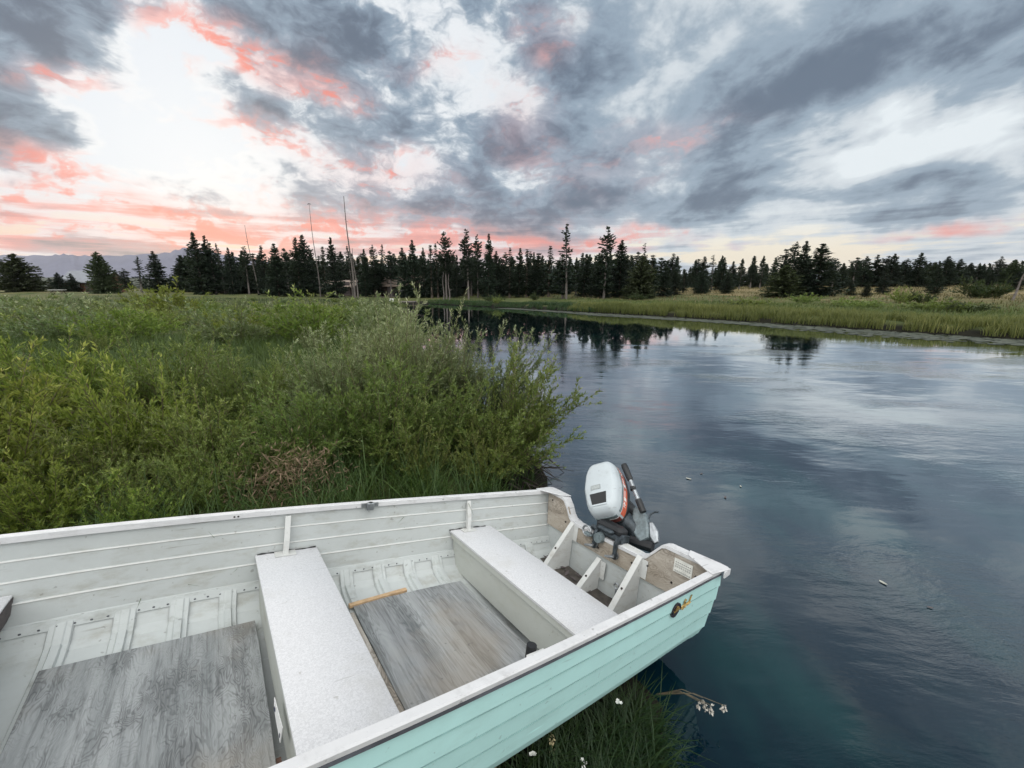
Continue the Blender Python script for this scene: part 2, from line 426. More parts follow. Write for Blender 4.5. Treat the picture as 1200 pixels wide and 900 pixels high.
def wood_mat(name, pale, mid, dark, swirl, stretch, sc=1.0, figure=.5, along='y'):
    """weathered plywood: rotary-cut grain lines, worn pale patches, dark open grain"""
    m, t, out = mat_new(name)
    P = t.node('ShaderNodeTexCoord').outputs['Object']
    S = (1.0, stretch, 1.0) if along == 'y' else (stretch, 1.0, 1.0)
    q = t.mapping(P, sc=S)
    wv = t.noise(q, 4.6 * sc, 2.6, .5, .35)[0]
    tri = t.m('ABSOLUTE', t.sub(t.m('FRACT', t.mul(wv, swirl)), .5))
    lines = t.ss(tri, .22, .42)
    gs = (90, 5, 20) if along == 'y' else (5, 90, 20)
    grain = t.noise(t.mapping(P, sc=gs), 1.0, 5, .65)[0]
    grain2 = t.noise(t.mapping(P, sc=tuple(g * 3 for g in gs)), 1.0, 3, .6)[0]
    streak = t.noise(t.mapping(P, sc=(14, 1.1, 3) if along == 'y' else (1.1, 14, 3)), 1.0, 4, .6)[0]
    wear = t.noise(q, 3.0 * sc, 5, .62)[0]
    spots = t.noise(P, 30, 3, .6)[0]
    c = t.mix(t.ss(streak, .34, .66), mid, pale)
    c = t.mix(t.mul(t.ss(wear, .52, .34), .55), c, dark)
    c = t.mix(t.mul(t.ss(grain, .47, .68), .55), c, tuple(x * .8 for x in dark))
    c = t.mix(t.mul(t.ss(grain2, .5, .7), .30), c, tuple(x * 1.1 for x in pale))
    c = t.mix(t.mul(lines, t.ss(wear, .60, .38, .08, figure)), c, tuple(x * .62 for x in dark))
    c = t.mix(t.mul(t.ss(t.noise(P, 1.6, 4, .6)[0], .52, .72), .45), c, (.30, .25, .19))
    c = t.mix(t.mul(t.ss(spots, .66, .74), .5), c, tuple(x * .5 for x in dark))
    fine = t.sub(grain, t.mul(lines, .5))
    p = principled(t, out, Base_Color=c, Roughness=.75)
    t.put(p.inputs['Normal'], bump(t, fine, .35, .003)); return m
M['ply'] = wood_mat('weathered_plywood', (.32, .335, .34), (.21, .225, .23), (.10, .105, .11), 24, .36, 3.2, .55)
M['planks'] = wood_mat('weathered_floor_boards', (.345, .36, .365), (.24, .25, .26), (.115, .125, .13), 16, .10, 3.2, .45)
M['transom_wood'] = wood_mat('weathered_transom_board', (.50, .46, .41), (.36, .32, .27), (.20, .165, .13), 22, .35, 3.0, .6, along='y')

# ------------------------------------------------------------------ terrain
# shoreline of the river, walked with the water on the right-hand side; read off the photograph and laid on the ground
SHORE = np.array([(-14, -60), (-4.5, -20), (-1.0, -5), (.30, -1.0), (.38, .3), (.46, 1.0), (.60, 1.4), (.72, 1.75), (.62, 2.05), (.30, 2.7), (.22, 3.3), (.30, 3.8), (.20, 4.4),
                  (-.3, 5.4), (-1.6, 8.5), (-3.3, 14), (-5.2, 22), (-7.6, 31), (-10.0, 39), (-12.5, 45), (-12.0, 49), (-9.0, 47),
                  (-4.0, 42), (1.0, 37), (5.0, 32.3), (9.2, 27.9), (12.7, 23.6), (15.9, 19.2), (18.9, 15.1), (24, 7), (34, -8), (52, -30), (70, -60)], float)
def seg_dist(P, A, B):
    d = B - A; t = np.clip(((P - A) @ d) / (d @ d), 0, 1)
    return np.linalg.norm(P - A - t[:, None] * d, axis=1)
def water_sd(P):
    """> 0 on land (metres from the water), < 0 in the river"""
    P = np.asarray(P, float)
    dist = np.full(len(P), 1e9); inside = np.zeros(len(P), bool)
    n = len(SHORE)
    for i in range(n):
        A, B = SHORE[i], SHORE[(i + 1) % n]
        if i < n - 1: dist = np.minimum(dist, seg_dist(P, A, B))
        c = ((A[1] > P[:, 1]) != (B[1] > P[:, 1])) & (P[:, 0] < (B[0] - A[0]) * (P[:, 1] - A[1]) / (B[1] - A[1] + 1e-12) + A[0])
        inside ^= c
    return np.where(inside, -dist, dist)
def sm(x, a, b):
    t = np.clip((x - a) / (b - a), 0, 1); return t * t * (3 - 2 * t)
# the boat's frame: origin at the top middle of the transom, s to the stern, t to the far side, n up out of the boat
BO = np.array([.63717, 2.21453, CAM_H - 1.38156])
BL = np.array([.79483806, .56489406, -.22164648]); BT = np.array([-.59248572, .8013648, -.0823112]); BN = np.array([.13112258, .19674645, .9716469])
def vnoise(P, s, seed=0):
    """cheap smooth value noise in numpy"""
    P = np.asarray(P) * s; i = np.floor(P).astype(np.int64); f = P - i; f = f * f * (3 - 2 * f)
    def h(a, b):
        k = (a * 374761393 + b * 668265263 + seed * 974711) & 0x7fffffff; k = (k ^ (k >> 13)) * 1274126177 & 0x7fffffff
        return ((k ^ (k >> 16)) & 0xffff) / 65535.0
    a, b = i[:, 0], i[:, 1]
    return (h(a, b) * (1 - f[:, 0]) + h(a + 1, b) * f[:, 0]) * (1 - f[:, 1]) + (h(a, b + 1) * (1 - f[:, 0]) + h(a + 1, b + 1) * f[:, 0]) * f[:, 1]
def ground_z(P):
    P = np.atleast_2d(np.asarray(P, float))[:, :2]
    d = water_sd(P)
    side = sm(P[:, 0], -6, 12) * sm(P[:, 1], 5, 30)
    land = .06 + .27 * sm(d, 0, .9) + np.minimum(d, 60) * .009 * (1 - side) + side * np.minimum(d, 95) * .0215
    land += (vnoise(P, .45, 3) - .5) * .16 * sm(d, .5, 3) + (vnoise(P, .11, 5) - .5) * .5 * sm(d, 6, 25)
    land += .55 * np.exp(-((P[:, 0] + 2.5) ** 2 + (P[:, 1] + .1) ** 2) / .9)
    z = np.where(d > 0, land, np.maximum(.06 + d * .9, -1.6))
    # the boat lies on the bank: the ground gives way under its bottom
    r = np.c_[P, z] - BO
    s_, t_ = r @ BL, r @ BT
    keel = (BO[2] - .60) + (-BL[2]) * np.abs(np.minimum(s_, .1)) + .03
    k = (np.abs(t_) < .74) & (s_ > -4.4) & (s_ < .15)
    return np.where(k, np.minimum(z, keel), z)

def axis(lo, hi, fine_lo, fine_hi, step, grow):
    a = list(np.arange(fine_lo, fine_hi + 1e-6, step)); st = step
    while a[-1] < hi: st *= grow; a.append(a[-1] + st)
    st = step; b = [fine_lo]
    while b[-1] > lo: st *= grow; b.append(b[-1] - st)
    return np.array(b[:0:-1] + a)
gx = axis(-6000, 6000, -5, 3, .11, 1.045); gy = axis(-2000, 7000, -1, 6, .11, 1.045)
GX, GY = np.meshgrid(gx, gy)
P2 = np.c_[GX.ravel(), GY.ravel()]
gz = ground_z(P2)
nx, ny = len(gx), len(gy)
ii = np.arange(nx * ny).reshape(ny, nx)
quads = np.stack([ii[:-1, :-1], ii[:-1, 1:], ii[1:, 1:], ii[1:, :-1]], -1).reshape(-1, 4)
def ground_mat():
    m, t, out = mat_new('meadow_and_bank_soil')
    P = t.node('ShaderNodeNewGeometry').outputs['Position']
    x, y, z = t.sep(P)
    a = t.noise(P, .35, 6, .6)[0]; b = t.noise(P, 3.0, 5, .65)[0]; c_ = t.noise(P, 40, 4, .6)[0]
    strat = t.noise(t.mapping(P, sc=(.05, .35, 1)), 1.0, 4, .6)[0]
    grass = t.mix(t.ss(a, .35, .65), (.055, .075, .026), (.11, .115, .045))
    dry = t.mix(t.ss(strat, .38, .62), (.21, .165, .085), (.11, .10, .045))
    dry = t.mix(t.mul(t.ss(b, .45, .7), .5), dry, (.26, .215, .13))
    isdry = t.ss(t.add(t.mul(t.sub(a, .5), 1.2), t.mul(z, 1.0)), .75, 1.05)
    isdry = t.mul(isdry, t.ss(x, -25, 0, .35, 1.0))
    c = t.mix(isdry, grass, dry)
    c = t.mix(t.ss(z, .34, .16), c, t.mix(t.ss(b, .3, .7), (.008, .008, .006), (.018, .017, .011)))
    c = t.mix(t.mul(t.ss(c_, .4, .7), .45), c, t.mix(.5, c, (.012, .012, .006)))
    p = principled(t, out, Base_Color=c, Roughness=.9)
    p.inputs['Specular IOR Level'].default_value = .15
    t.put(p.inputs['Normal'], bump(t, t.add(b, c_), .6, .05)); return m
g = obj('ground', make_me('ground', np.c_[P2, gz], quads, ground_mat(), smooth=True)); tag(g, 'river bank and meadow ground running back to the tree line', 'ground', kind='structure')

# ------------------------------------------------------------------ river
def water_mat():
    m, t, out = mat_new('river_water')
    P = t.node('ShaderNodeNewGeometry').outputs['Position']
    x, y, z = t.sep(P)
    weed = t.noise(t.mapping(P, sc=(.9, .5, 1)), .9, 4, .6)[0]
    body = t.mix(t.ss(weed, .42, .66), (.0012, .0085, .016), (.003, .027, .030))
    # ripples: fine wind ripple in patches, a slow swell, and a calmer reach beyond
    dw = t.v('ADD', P, t.v('SCALE', t.v('SUBTRACT', t.noise(P, .8, 2, .5)[1], (.5, .5, .5)), scale=.35))
    fine = t.noise(t.mapping(dw, rot=(0, 0, math.radians(24)), sc=(1.0, 3.0, 1)), 4.6, 4, .58)[0]
    swell = t.noise(t.mapping(dw, rot=(0, 0, math.radians(20)), sc=(1.0, 2.4, 1)), .75, 3, .5)[0]
    patch = t.ss(t.noise(t.mapping(P, rot=(0, 0, math.radians(25)), sc=(.5, 1.2, 1)), .55, 3, .55)[0], .46, .66, .08, 1.0)
    far = t.ss(y, 7, 17, 1.0, .05)
    h = t.mul(t.add(t.mul(t.mul(fine, patch), .019), t.mul(swell, .016)), far)
    bp = t.node('ShaderNodeBump'); t.put(bp.inputs['Height'], h); bp.inputs['Strength'].default_value = 1.0; bp.inputs['Distance'].default_value = .55
    # still water: dark body below, and a mirror that takes over toward grazing view
    df = t.node('ShaderNodeBsdfDiffuse'); t.put(df.inputs[0], body)
    gl = t.node('ShaderNodeBsdfGlossy'); gl.inputs['Roughness'].default_value = .02; t.put(gl.inputs[0], (.93, .96, .98))
    lw = t.node('ShaderNodeLayerWeight'); lw.inputs['Blend'].default_value = .5
    f = t.m('POWER', lw.outputs['Facing'], 2.45)
    f = t.m('MINIMUM', t.m('MULTIPLY_ADD', f, 1.13, .008), .97)
    t.put(gl.inputs['Normal'], bp.outputs[0]); t.put(lw.inputs['Normal'], bp.outputs[0])
    mx = t.node('ShaderNodeMixShader'); t.put(mx.inputs[0], f)
    t.l.new(df.outputs[0], mx.inputs[1]); t.l.new(gl.outputs[0], mx.inputs[2]); t.l.new(mx.outputs[0], out.inputs[0]); return m
wx = axis(-60, 120, -2, 12, .5, 1.2); wy = axis(-80, 70, -2, 30, .5, 1.2)
WX, WY = np.meshgrid(wx, wy); ii = np.arange(len(wx) * len(wy)).reshape(len(wy), len(wx))
quads = np.stack([ii[:-1, :-1], ii[:-1, 1:], ii[1:, 1:], ii[1:, :-1]], -1).reshape(-1, 4)
wv = np.c_[WX.ravel(), WY.ravel(), np.zeros(WX.size)]
keep = (water_sd(wv[quads].mean(1)[:, :2]) < 1.2)
g = obj('river', make_me('river', wv, quads[keep], water_mat(), smooth=True)); tag(g, 'dark calm river reflecting the cloudy sunset sky', 'river', kind='structure')

# ------------------------------------------------------------------ far hills
def ridge(name, prof, Y, depth, mat, label):
    prof = np.array(prof, float)
    xs = np.interp(np.linspace(0, len(prof) - 1, 90), np.arange(len(prof)), prof[:, 0]); ys = np.interp(np.linspace(0, len(prof) - 1, 90), np.arange(len(prof)), prof[:, 1])
    X = np.array([at_dist(x, Y) for x in xs]); Z = np.array([z_at(y, Y) for y in ys])
    Z = Z * (1 + .02 * np.sin(np.arange(90) * 1.7)) + rng.normal(0, .006, 90) * Z
    rows = []
    for k, (f, hgt) in enumerate([(-1.0, 0), (-.75, .25), (-.5, .48), (-.25, .75), (0, 1), (.4, .7), (1, 0)]):
        jz = 1 + rng.normal(0, .05, 90) * (0 if hgt in (0, 1) else 1)
        rows.append(np.c_[X * (1 + f * depth / Y), np.full(90, Y + f * depth), np.maximum(Z, 3) * hgt * jz - (3 if hgt == 0 else 0)])
    mb = MB().loft(np.array(rows))
    return tag(mb.build(name, mat, smooth=True, angle=180), label, 'hills', kind='structure')
M['hill'] = plain('haze_tinted_hill', (.11, .115, .165), .9, 0, .15, .012)  # distance haze put into the base colour as blue-purple
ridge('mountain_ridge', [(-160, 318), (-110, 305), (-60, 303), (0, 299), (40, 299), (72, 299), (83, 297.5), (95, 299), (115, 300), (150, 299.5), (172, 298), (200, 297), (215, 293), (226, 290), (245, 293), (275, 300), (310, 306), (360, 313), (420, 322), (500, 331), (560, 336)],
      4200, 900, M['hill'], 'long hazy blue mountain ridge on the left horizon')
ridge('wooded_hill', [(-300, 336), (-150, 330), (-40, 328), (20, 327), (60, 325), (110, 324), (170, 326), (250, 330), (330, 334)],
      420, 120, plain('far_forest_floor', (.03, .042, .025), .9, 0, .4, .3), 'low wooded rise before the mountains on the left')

# ------------------------------------------------------------------ evening haze over the whole valley
hz = MB().box((-9500, -6000, -3.2), (9500, 10500, 425)).build('haze', None)
hm, ht, hout = mat_new('evening_haze')
pv = ht.node('ShaderNodeVolumePrincipled'); pv.inputs['Color'].default_value = (.90, .90, .96, 1); pv.inputs['Density'].default_value = .000045; pv.inputs['Anisotropy'].default_value = .25
ht.l.new(pv.outputs[0], hout.inputs['Volume']); hz.data.materials.append(hm); tag(hz, 'thin evening haze over the valley', 'haze', kind='stuff')

# ------------------------------------------------------------------ the boat
BASE_S, BASE_N = -2.0, -.52
boat = bpy.data.objects.new('rowboat', None); link(boat)
Mw = Matrix.Identity(4)
for r_ in range(3):
    Mw[r_][0], Mw[r_][1], Mw[r_][2] = BL[r_], BT[r_], BN[r_]
org = BO + BASE_S * BL + BASE_N * BN
Mw[0][3], Mw[1][3], Mw[2][3] = org
boat.matrix_world = Mw
tag(boat, 'white and mint green aluminium rowboat pulled up on the grassy bank', 'rowboat')
def B(s, t, n): return np.stack(np.broadcast_arrays(np.asarray(s, float) - BASE_S, np.asarray(t, float), np.asarray(n, float) - BASE_N), -1)
ST = np.array([-4.25, -4.1, -3.9, -3.6, -3.2, -2.8, -2.4, -2.0, -1.6, -1.2, -.8, -.4, 0.0])
SW = np.array([.015, .14, .27, .42, .56, .645, .685, .70, .70, .688, .668, .645, .618])
fine_s = np.concatenate([np.linspace(-4.25, -3.0, 18), np.linspace(-2.95, 0, 48)])
def wid(s):
    k = np.interp(s, ST, SW); return .25 * (np.interp(s - .12, ST, SW) + np.interp(np.minimum(s + .12, 0), ST, SW)) + .5 * k
def sheer(s): return .26 * np.clip((-2.7 - np.asarray(s)) / 1.5, 0, 1) ** 1.8
PROF = np.array([(0, 0), (-.086, -.003), (-.089, -.0085), (-.160, -.014), (-.163, -.0195), (-.236, -.030), (-.239, -.0355), (-.318, -.048), (-.324, -.055),
                 (-.365, -.072), (-.400, -.096), (-.420, -.130), (-.432, -.185), (-.46, -.40), (-.485, -1.0)])
def section(s, off=0.0, lift=0.0):
    w_ = float(wid(s)); k = min(1.0, w_ / .5); fwd = np.clip((-3.0 - s) / 1.25, 0, 1)
    t = np.where(PROF[:, 1] <= -1, 0.0, np.maximum(w_ + PROF[:, 1] * k * (w_ / .62 if w_ < .62 else 1), 0.0))
    t[-2] = t[-3] * .5
    n = PROF[:, 0] * (1 - .35 * fwd ** 2) + sheer(s)
    t = np.maximum(t - off, 0); n = n.copy(); n[9:] += lift; n[7:9] += lift * .3
    far = B(s, t, n); near = B(s, -t, n)[::-1][1:]
    return np.concatenate([far, near])
mb = MB().loft(np.array([section(s) for s in fine_s])); mb.build('hull', M['hull'], boat, smooth=True, angle=12)
mb = MB().loft(np.array([section(s, .007, .012) for s in fine_s]))
mb.build('inner_lining', M['lining'], boat, smooth=True, angle=12)

# lap shade drawn as dark tubes outside, caught light as pale tubes inside
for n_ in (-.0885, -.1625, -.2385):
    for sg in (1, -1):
        for off, lab, mt, rad_ in ((.0012, 'strake_shade_line', M['seam'], .0022), (-.0088, 'strake_light_line', M['white_part'], .0042)):
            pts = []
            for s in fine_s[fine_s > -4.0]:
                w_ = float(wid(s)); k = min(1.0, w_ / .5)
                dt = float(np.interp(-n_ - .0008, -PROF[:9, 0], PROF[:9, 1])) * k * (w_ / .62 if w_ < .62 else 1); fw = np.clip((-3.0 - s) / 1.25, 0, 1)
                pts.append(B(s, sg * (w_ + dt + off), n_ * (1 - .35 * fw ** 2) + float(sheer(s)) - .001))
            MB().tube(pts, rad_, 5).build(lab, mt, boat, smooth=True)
# gunwale caps with an inner lip, and the dark rub rail below the outer edge
for sg in (1, -1):
    S, Rr = [], []
    for s in fine_s[2:]:
        w_ = float(wid(s)); h = float(sheer(s))
        pts = [(.010, -.012), (.012, .001), (.008, .006), (-.017, .006), (-.020, .003), (-.020, -.020), (-.017, -.020), (-.015, -.004), (.005, -.004), (.005, -.012)]
        S.append(B(s, [sg * (w_ + a) for a, b in pts], [b + h for a, b in pts]))
        pts = [(.002, -.013), (.011, -.013), (.011, -.022), (.001, -.024)]
        Rr.append(B(s, [sg * (w_ + a) for a, b in pts], [b + h for a, b in pts]))
    gw = MB().loft(np.array(S), closed=True, cap=True).build('gunwale', M['gunwale'], boat, smooth=True, angle=30)
    MB().loft(np.array(Rr), closed=True, cap=True).build('rub_rail', M['rub'], gw)
    # raised joint line along the lip
# chine seam strip with rivets, inside, both sides
def inner_t(s, n):
    w_ = float(wid(s)); return w_ - .007 + float(np.interp(-n, -PROF[:, 0], np.where(PROF[:, 1] <= -1, -w_, PROF[:, 1])))
for sg in (1, -1):
    S = []
    for s in fine_s[fine_s > -3.1]:
        pts = [(-.322, -.002), (-.322, -.007), (-.352, -.008), (-.352, -.002)]
        S.append(B(s, [sg * (inner_t(s, a) + b) for a, b in pts], [a + .006 for a, b in pts]))
    seam = MB().loft(np.array(S), closed=True, cap=True).build('chine_seam', M['bottom_in'], boat)
    mb = MB()
    for s in np.arange(-3.0, -.02, .045):
        t_ = inner_t(s, -.344) - .008
        c = B(s, sg * t_, -.338)
        a = np.linspace(0, 2 * math.pi, 6, endpoint=False)
        ring = c + np.stack([.0045 * np.cos(a), np.zeros(6), .0045 * np.sin(a)], 1); top = c + np.array([0, -sg * .0035, .001])
        mb.put(np.concatenate([ring, [top]]), [(i, (i + 1) % 6, 6) for i in range(6)])
    tag(mb.build('rivet', M['rub'], seam), kind='stuff')
# ribs across the bottom
for s in (-2.98, -2.80, -2.62, -2.405, -2.23, -2.06, -1.89, -1.38, -1.21, -1.04, -.87, -.36, -.19):
    S = []
    for f in np.linspace(-1, 1, 25):
        tt = f * (inner_t(s, -.33) - .008); at = abs(tt)
        ns = np.linspace(-.33, -.434, 30); ts = np.array([inner_t(s, q_) for q_ in ns])
        n_ = float(np.interp(-at, -ts, ns)) if at > ts[-1] else -.434 - .045 * (1 - at / ts[-1])
        n_ += .012
        hh = .020 * (1 - abs(f) ** 12)
        pr = [(-.034, 0.001), (-.030, .010 + 0 * hh), (-.016, .010), (-.011, .010 + hh * .7), (.011, .010 + hh * .7), (.016, .010), (.030, .010), (.034, .001)]
        S.append(B([s + a for a, b in pr], tt * (1 - .00), [n_ + b for a, b in pr]))
    MB().loft(np.array(S)).build('rib', M['bottom_in'], boat, smooth=True, angle=25)

# seats: a boxed aluminium bench with a speckled white top
def seat(s0, s1, n_top, side_mat=None, apron=None):
    root_s = MB()
    tf = lambda s, n: inner_t(s, n) - .004
    for s, lip in ((s0, -1), (s1, 1)):
        # rolled flange then a flat side leaning in a little
        rows = []
        for t_ in np.linspace(-1, 1, 13):
            prof = [(0, n_top - .012), (0, n_top - .045), (-lip * .012, n_top - .055), (-lip * .018, -.33), (-lip * .022, -.415), (-lip * .030, -.415), (-lip * .02, -.055 + n_top), (-lip * .01, n_top - .012)]
            rows.append(np.array([B(s + a, t_ * (inner_t(s, max(n, -.40)) - .006), n) for a, n in prof]))
        root_s.loft(np.array(rows), closed=True, cap=True)
    se = root_s.build('seat', side_mat or M['seat_side'], boat, smooth=True, angle=30)
    top = MB()
    rows = []
    for t_ in np.linspace(-1, 1, 9):
        a, b = tf(s0, n_top), tf(s1, n_top)
        prof = [(s0 - .006, n_top - .014), (s0 - .007, n_top - .003), (s0 - .002, n_top), (s1 + .002, n_top), (s1 + .007, n_top - .003), (s1 + .006, n_top - .014)]
        rows.append(np.array([B(s, t_ * (a + (b - a) * (s - s0) / (s1 - s0)), n) for s, n in prof]))
    top.loft(np.array(rows), closed=True, cap=True).build('seat_top', M['seat_top'], se, smooth=True, angle=40)
    return se
seat1 = seat(-1.79, -1.535, -.20)
seat2 = seat(-.77, -.495, -.20)
seat0 = seat(-2.86, -2.545, -.205)
# the bow seat's stern edge has a dark worn apron
rows = [np.array([B(-2.536 + a, t_, -.215 + b) for a, b in ((0, 0), (0, -.07 - .02 * math.sin(t_ * 9)), (-.006, -.08), (-.006, 0))]) for t_ in np.linspace(-.64, .655, 16)]
MB().loft(np.array(rows), closed=True, cap=True).build('seat_apron', M['brown_dark'], seat0)
MB().tube([B(-2.54, .652, -.212), B(-2.54, .664, -.20)], .016, 8).build('corner_bolt', M['brown_dark'], seat0)
# foredeck at the bow, out of the picture
S = []
for s in fine_s[fine_s < -3.35]:
    w_ = float(wid(s)) - .02; h = float(sheer(s))
    S.append(np.array([B(s, f * w_, h + .012 + .02 * (1 - f * f)) for f in np.linspace(-1, 1, 7)]))
MB().loft(np.array(S)).build('foredeck', M['gunwale'], boat, smooth=True)

# knees between seat and gunwale, with a flat foot bolted on the seat
for sc_, sg in ((-1.675, 1), (-.668, 1), (-1.675, -1), (-.668, -1)):
    w0, w1 = inner_t(sc_, -.03), inner_t(sc_, -.19)
    mb = MB()
    cl = [(w0 - .026, -.026), (w0 - .034, -.05), (w0 - .05, -.10), (w0 - .06, -.135), (w0 - .064, -.185), (w0 - .066, -.197)]
    rows = [np.array([B(sc_ + a, sg * (t_ + b), n_) for a, b in ((-.012, 0), (.012, 0), (.012, .006), (-.012, .006))]) for t_, n_ in cl]
    mb.loft(np.array(rows), closed=True, cap=True)
    mb.prism([B(sc_, sg * (w0 - .002), -.035), B(sc_, sg * (w0 - .05), -.11), B(sc_, sg * (w0 - .062), -.196), B(sc_, sg * (w1 - .002), -.196)], (-.002, 0, 0), (.002, 0, 0))
    kn = mb.build('knee_brace', M['white_part'], boat)
    MB().box((sc_ - BASE_S - .045, 0, 0), (sc_ - BASE_S + .045, .05, .004), Matrix.Translation((0, (w0 - .085) if sg > 0 else -(w0 - .085) - .05, -.1985 - BASE_N))).build('foot_plate', M['white_part'], kn)
    # dark uneven caulk gap along the seat's end
    s_a, s_b = sc_ - .115, sc_ + .14
    pts = [B(s, sg * (inner_t(s, -.2) - .006), -.198 + .002 * math.sin(s * 60)) for s in np.linspace(s_a, s_b, 14)]
    MB().tube(pts, [.0035 + .002 * math.sin(k * 2.1) for k in range(14)], 5).build('seat_end_seam', M['black'], kn)

# floor: two weathered plywood panels lying on the ribs
def floor_panel(s0, s1, t0, t1, mat, skew=0.0):
    mb = MB()
    e = lambda n: np.linspace(0, 1, n)
    edge = [(s0, t0 + (t1 - t0) * k) for k in e(6)][:-1] + [(s0 + (s1 - s0) * k, t1) for k in e(6)][:-1] + [(s1, t1 + (t0 - t1) * k) for k in e(6)][:-1] + [(s1 + (s0 - s1) * k, t0) for k in e(6)][:-1]
    r2 = np.random.default_rng(int(abs(s0) * 100))
    poly = [B(s + r2.normal(0, .003), t + r2.normal(0, .004) + skew * (s - s0), -.400) for s, t in edge]
    mb.prism(poly, (0, 0, -.010), (0, 0, 0))
    return mb.build('floor_panel', mat, boat, bevel=.002)
fp1 = floor_panel(-2.42, -1.80, -.43, .455, M['ply'], .01)
fp2 = floor_panel(-1.40, -.80, -.43, .425, M['planks'], -.03)
fp1['label'] = 'forward floor panel with dark swirling plywood grain'
fp2['label'] = 'aft floor panel with straight grey grain'
# edge batten under the aft panel's forward edge
MB().box((-1.43 - BASE_S, -.40, -.428 - BASE_N), (-1.405 - BASE_S, .36, -.404 - BASE_N)).build('floor_batten', M['transom_wood'], boat)
MB().box((-1.80 - BASE_S, -.46, -.428 - BASE_N), (-1.782 - BASE_S, -.24, -.412 - BASE_N)).build('floor_batten', plain('brown_batten', (.13, .07, .05), .7), boat)

# transom with its outboard notch
TOP = [(.612, 0.0), (.475, .0), (.440, -.008), (.405, -.045), (.375, -.095), (.350, -.118), (.300, -.130), (.0, -.128), (-.190, -.122), (-.235, -.105), (-.275, -.060), (-.320, -.008), (-.345, .0), (-.612, 0.0)]
sec0 = section(0.0, .001)
half = [(p[1], p[2] + BASE_N) for p in sec0]
low = [(t_, n_) for t_, n_ in half if n_ < -.01]            # down the far side, along the keel, up the near side
outline = [(t_, n_) for t_, n_ in TOP[::-1]] + low
MB().prism([B(0.0, t_, n_ - .001) for t_, n_ in outline], (-.004, 0, 0), (.0, 0, 0)).build('transom', M['lining'], boat)
MB().prism([B(0.0, t_, n_ - .003) for t_, n_ in outline], (.001, 0, 0), (.036, 0, 0)).build('transom_skin', M['hull'], boat)
dense = []
for (a, b) in zip(TOP[:-1], TOP[1:]):
    for k in np.linspace(0, 1, 5)[:-1]: dense.append((a[0] + (b[0] - a[0]) * k, a[1] + (b[1] - a[1]) * k))
dense.append(TOP[-1]); dense = np.array(dense)
rows = [np.array([B(a, t_, n_ + b) for a, b in ((-.024, -.012), (-.024, .006), (.042, .006), (.042, -.014), (.037, -.014), (.037, .002), (-.020, .001), (-.020, -.012))]) for t_, n_ in dense]
MB().loft(np.array(rows), closed=True, cap=True).build('transom_cap', M['gunwale'], boat, smooth=True, angle=50)
# weathered plywood pad inside the transom
pad = [(t_ * .985, n_ - .003) for t_, n_ in TOP] + [(-.575, -.225), (-.30, -.235), (0.02, -.242), (.30, -.238), (.575, -.228)]
pd = MB().prism([B(0, t_, n_) for t_, n_ in pad], (-.0185, 0, 0), (-.0045, 0, 0)).build('transom_board', M['transom_wood'], boat)
for t_, n_ in ((.40, -.15), (.33, -.18), (-.15, -.18), (-.25, -.15), (.55, -.05), (-.52, -.08), (.1, -.2), (-.40, -.17)):
    MB().tube([B(-.0190, t_, n_), B(-.0225, t_, n_)], .006, 8).build('screw_head', M['bolt'], pd)
# maker's plate on the near end of the board
lb = MB().prism([B(0, t_, n_) for t_, n_ in ((-.40, -.035), (-.50, -.035), (-.50, -.105), (-.40, -.105))], (-.0215, 0, 0), (-.0195, 0, 0)).build('capacity_plate', M['paper'], boat)
mb = MB()
for k, n_ in enumerate((-.050, -.062, -.073, -.094)):
    for t0 in np.arange(-.408, -.488, -.011): mb.prism([B(0, t_, q_) for t_, q_ in ((t0, n_), (t0 - .007, n_), (t0 - .007, n_ - .005), (t0, n_ - .005))], (-.0225, 0, 0), (-.0217, 0, 0))
mb.build('plate_print', M['print'], lb)
# corner plates
for sg in (1, -1):
    poly = [B(-.11, sg * .640, .0), B(-.10, sg * .602, .0), B(-.026, sg * .47, .0), B(.045, sg * .44, .0), B(.055, sg * .60, 0), B(.05, sg * .636, .0), B(.03, sg * .650, 0)]
    MB().prism(poly, (0, 0, .0065), (0, 0, .0125)).build('corner_plate', M['gunwale'], boat, bevel=.003)
    MB().prism([B(-.02, sg * .655, 0), B(.055, sg * .645, 0), B(.055, sg * .49, 0), B(.05, sg * .49, 0), B(.048, sg * .635, 0), B(-.02, sg * .648, 0)], (0, 0, -.022), (0, 0, .006)).build('corner_edge', M['gunwale'], boat)
# three sloping transom braces with bolt holes
for t_, n0, sb, nb in ((.334, -.125, -.30, -.47), (.079, -.255, -.24, -.46), (-.198, -.115, -.30, -.47)):
    mb = MB()
    d = np.array([sb, nb - n0]); L_ = np.linalg.norm(d); d /= L_; nrm = np.array([d[1], -d[0]])
    if nrm[1] < 0: nrm = -nrm
    p0 = np.array([-.022, n0]); p1 = np.array([sb, nb])
    poly = [p0, p1, p1 - nrm * .004, p0 - nrm * .004]
    mb.prism([B(a[0], t_, a[1]) for a in poly], (0, -.017, 0), (0, .017, 0))
    mb.prism([B(-.021, t_, n0 - .004), B(sb, t_, nb - .004), B(-.021, t_, nb - .01)], (0, -.017, 0), (0, -.014, 0))
    mb.prism([B(-.0225, t_ - .012, n0 - .01), B(-.0225, t_ - .055, n0 - .012), B(-.0225, t_ - .052, n0 - .115), B(-.0225, t_ - .012, n0 - .115)], (0, 0, 0), (.003, 0, 0))
    br = mb.build('transom_brace', M['white_part'], boat)
    for f in (.46, .88):
        c = p0 + (p1 - p0) * f
        MB().tube([B(c[0] - nrm[0] * .001, t_, c[1] - nrm[1] * .001), B(c[0] + nrm[0] * .0035, t_, c[1] + nrm[1] * .0035)], .0065, 10).build('bolt_head', M['bolt'], br)
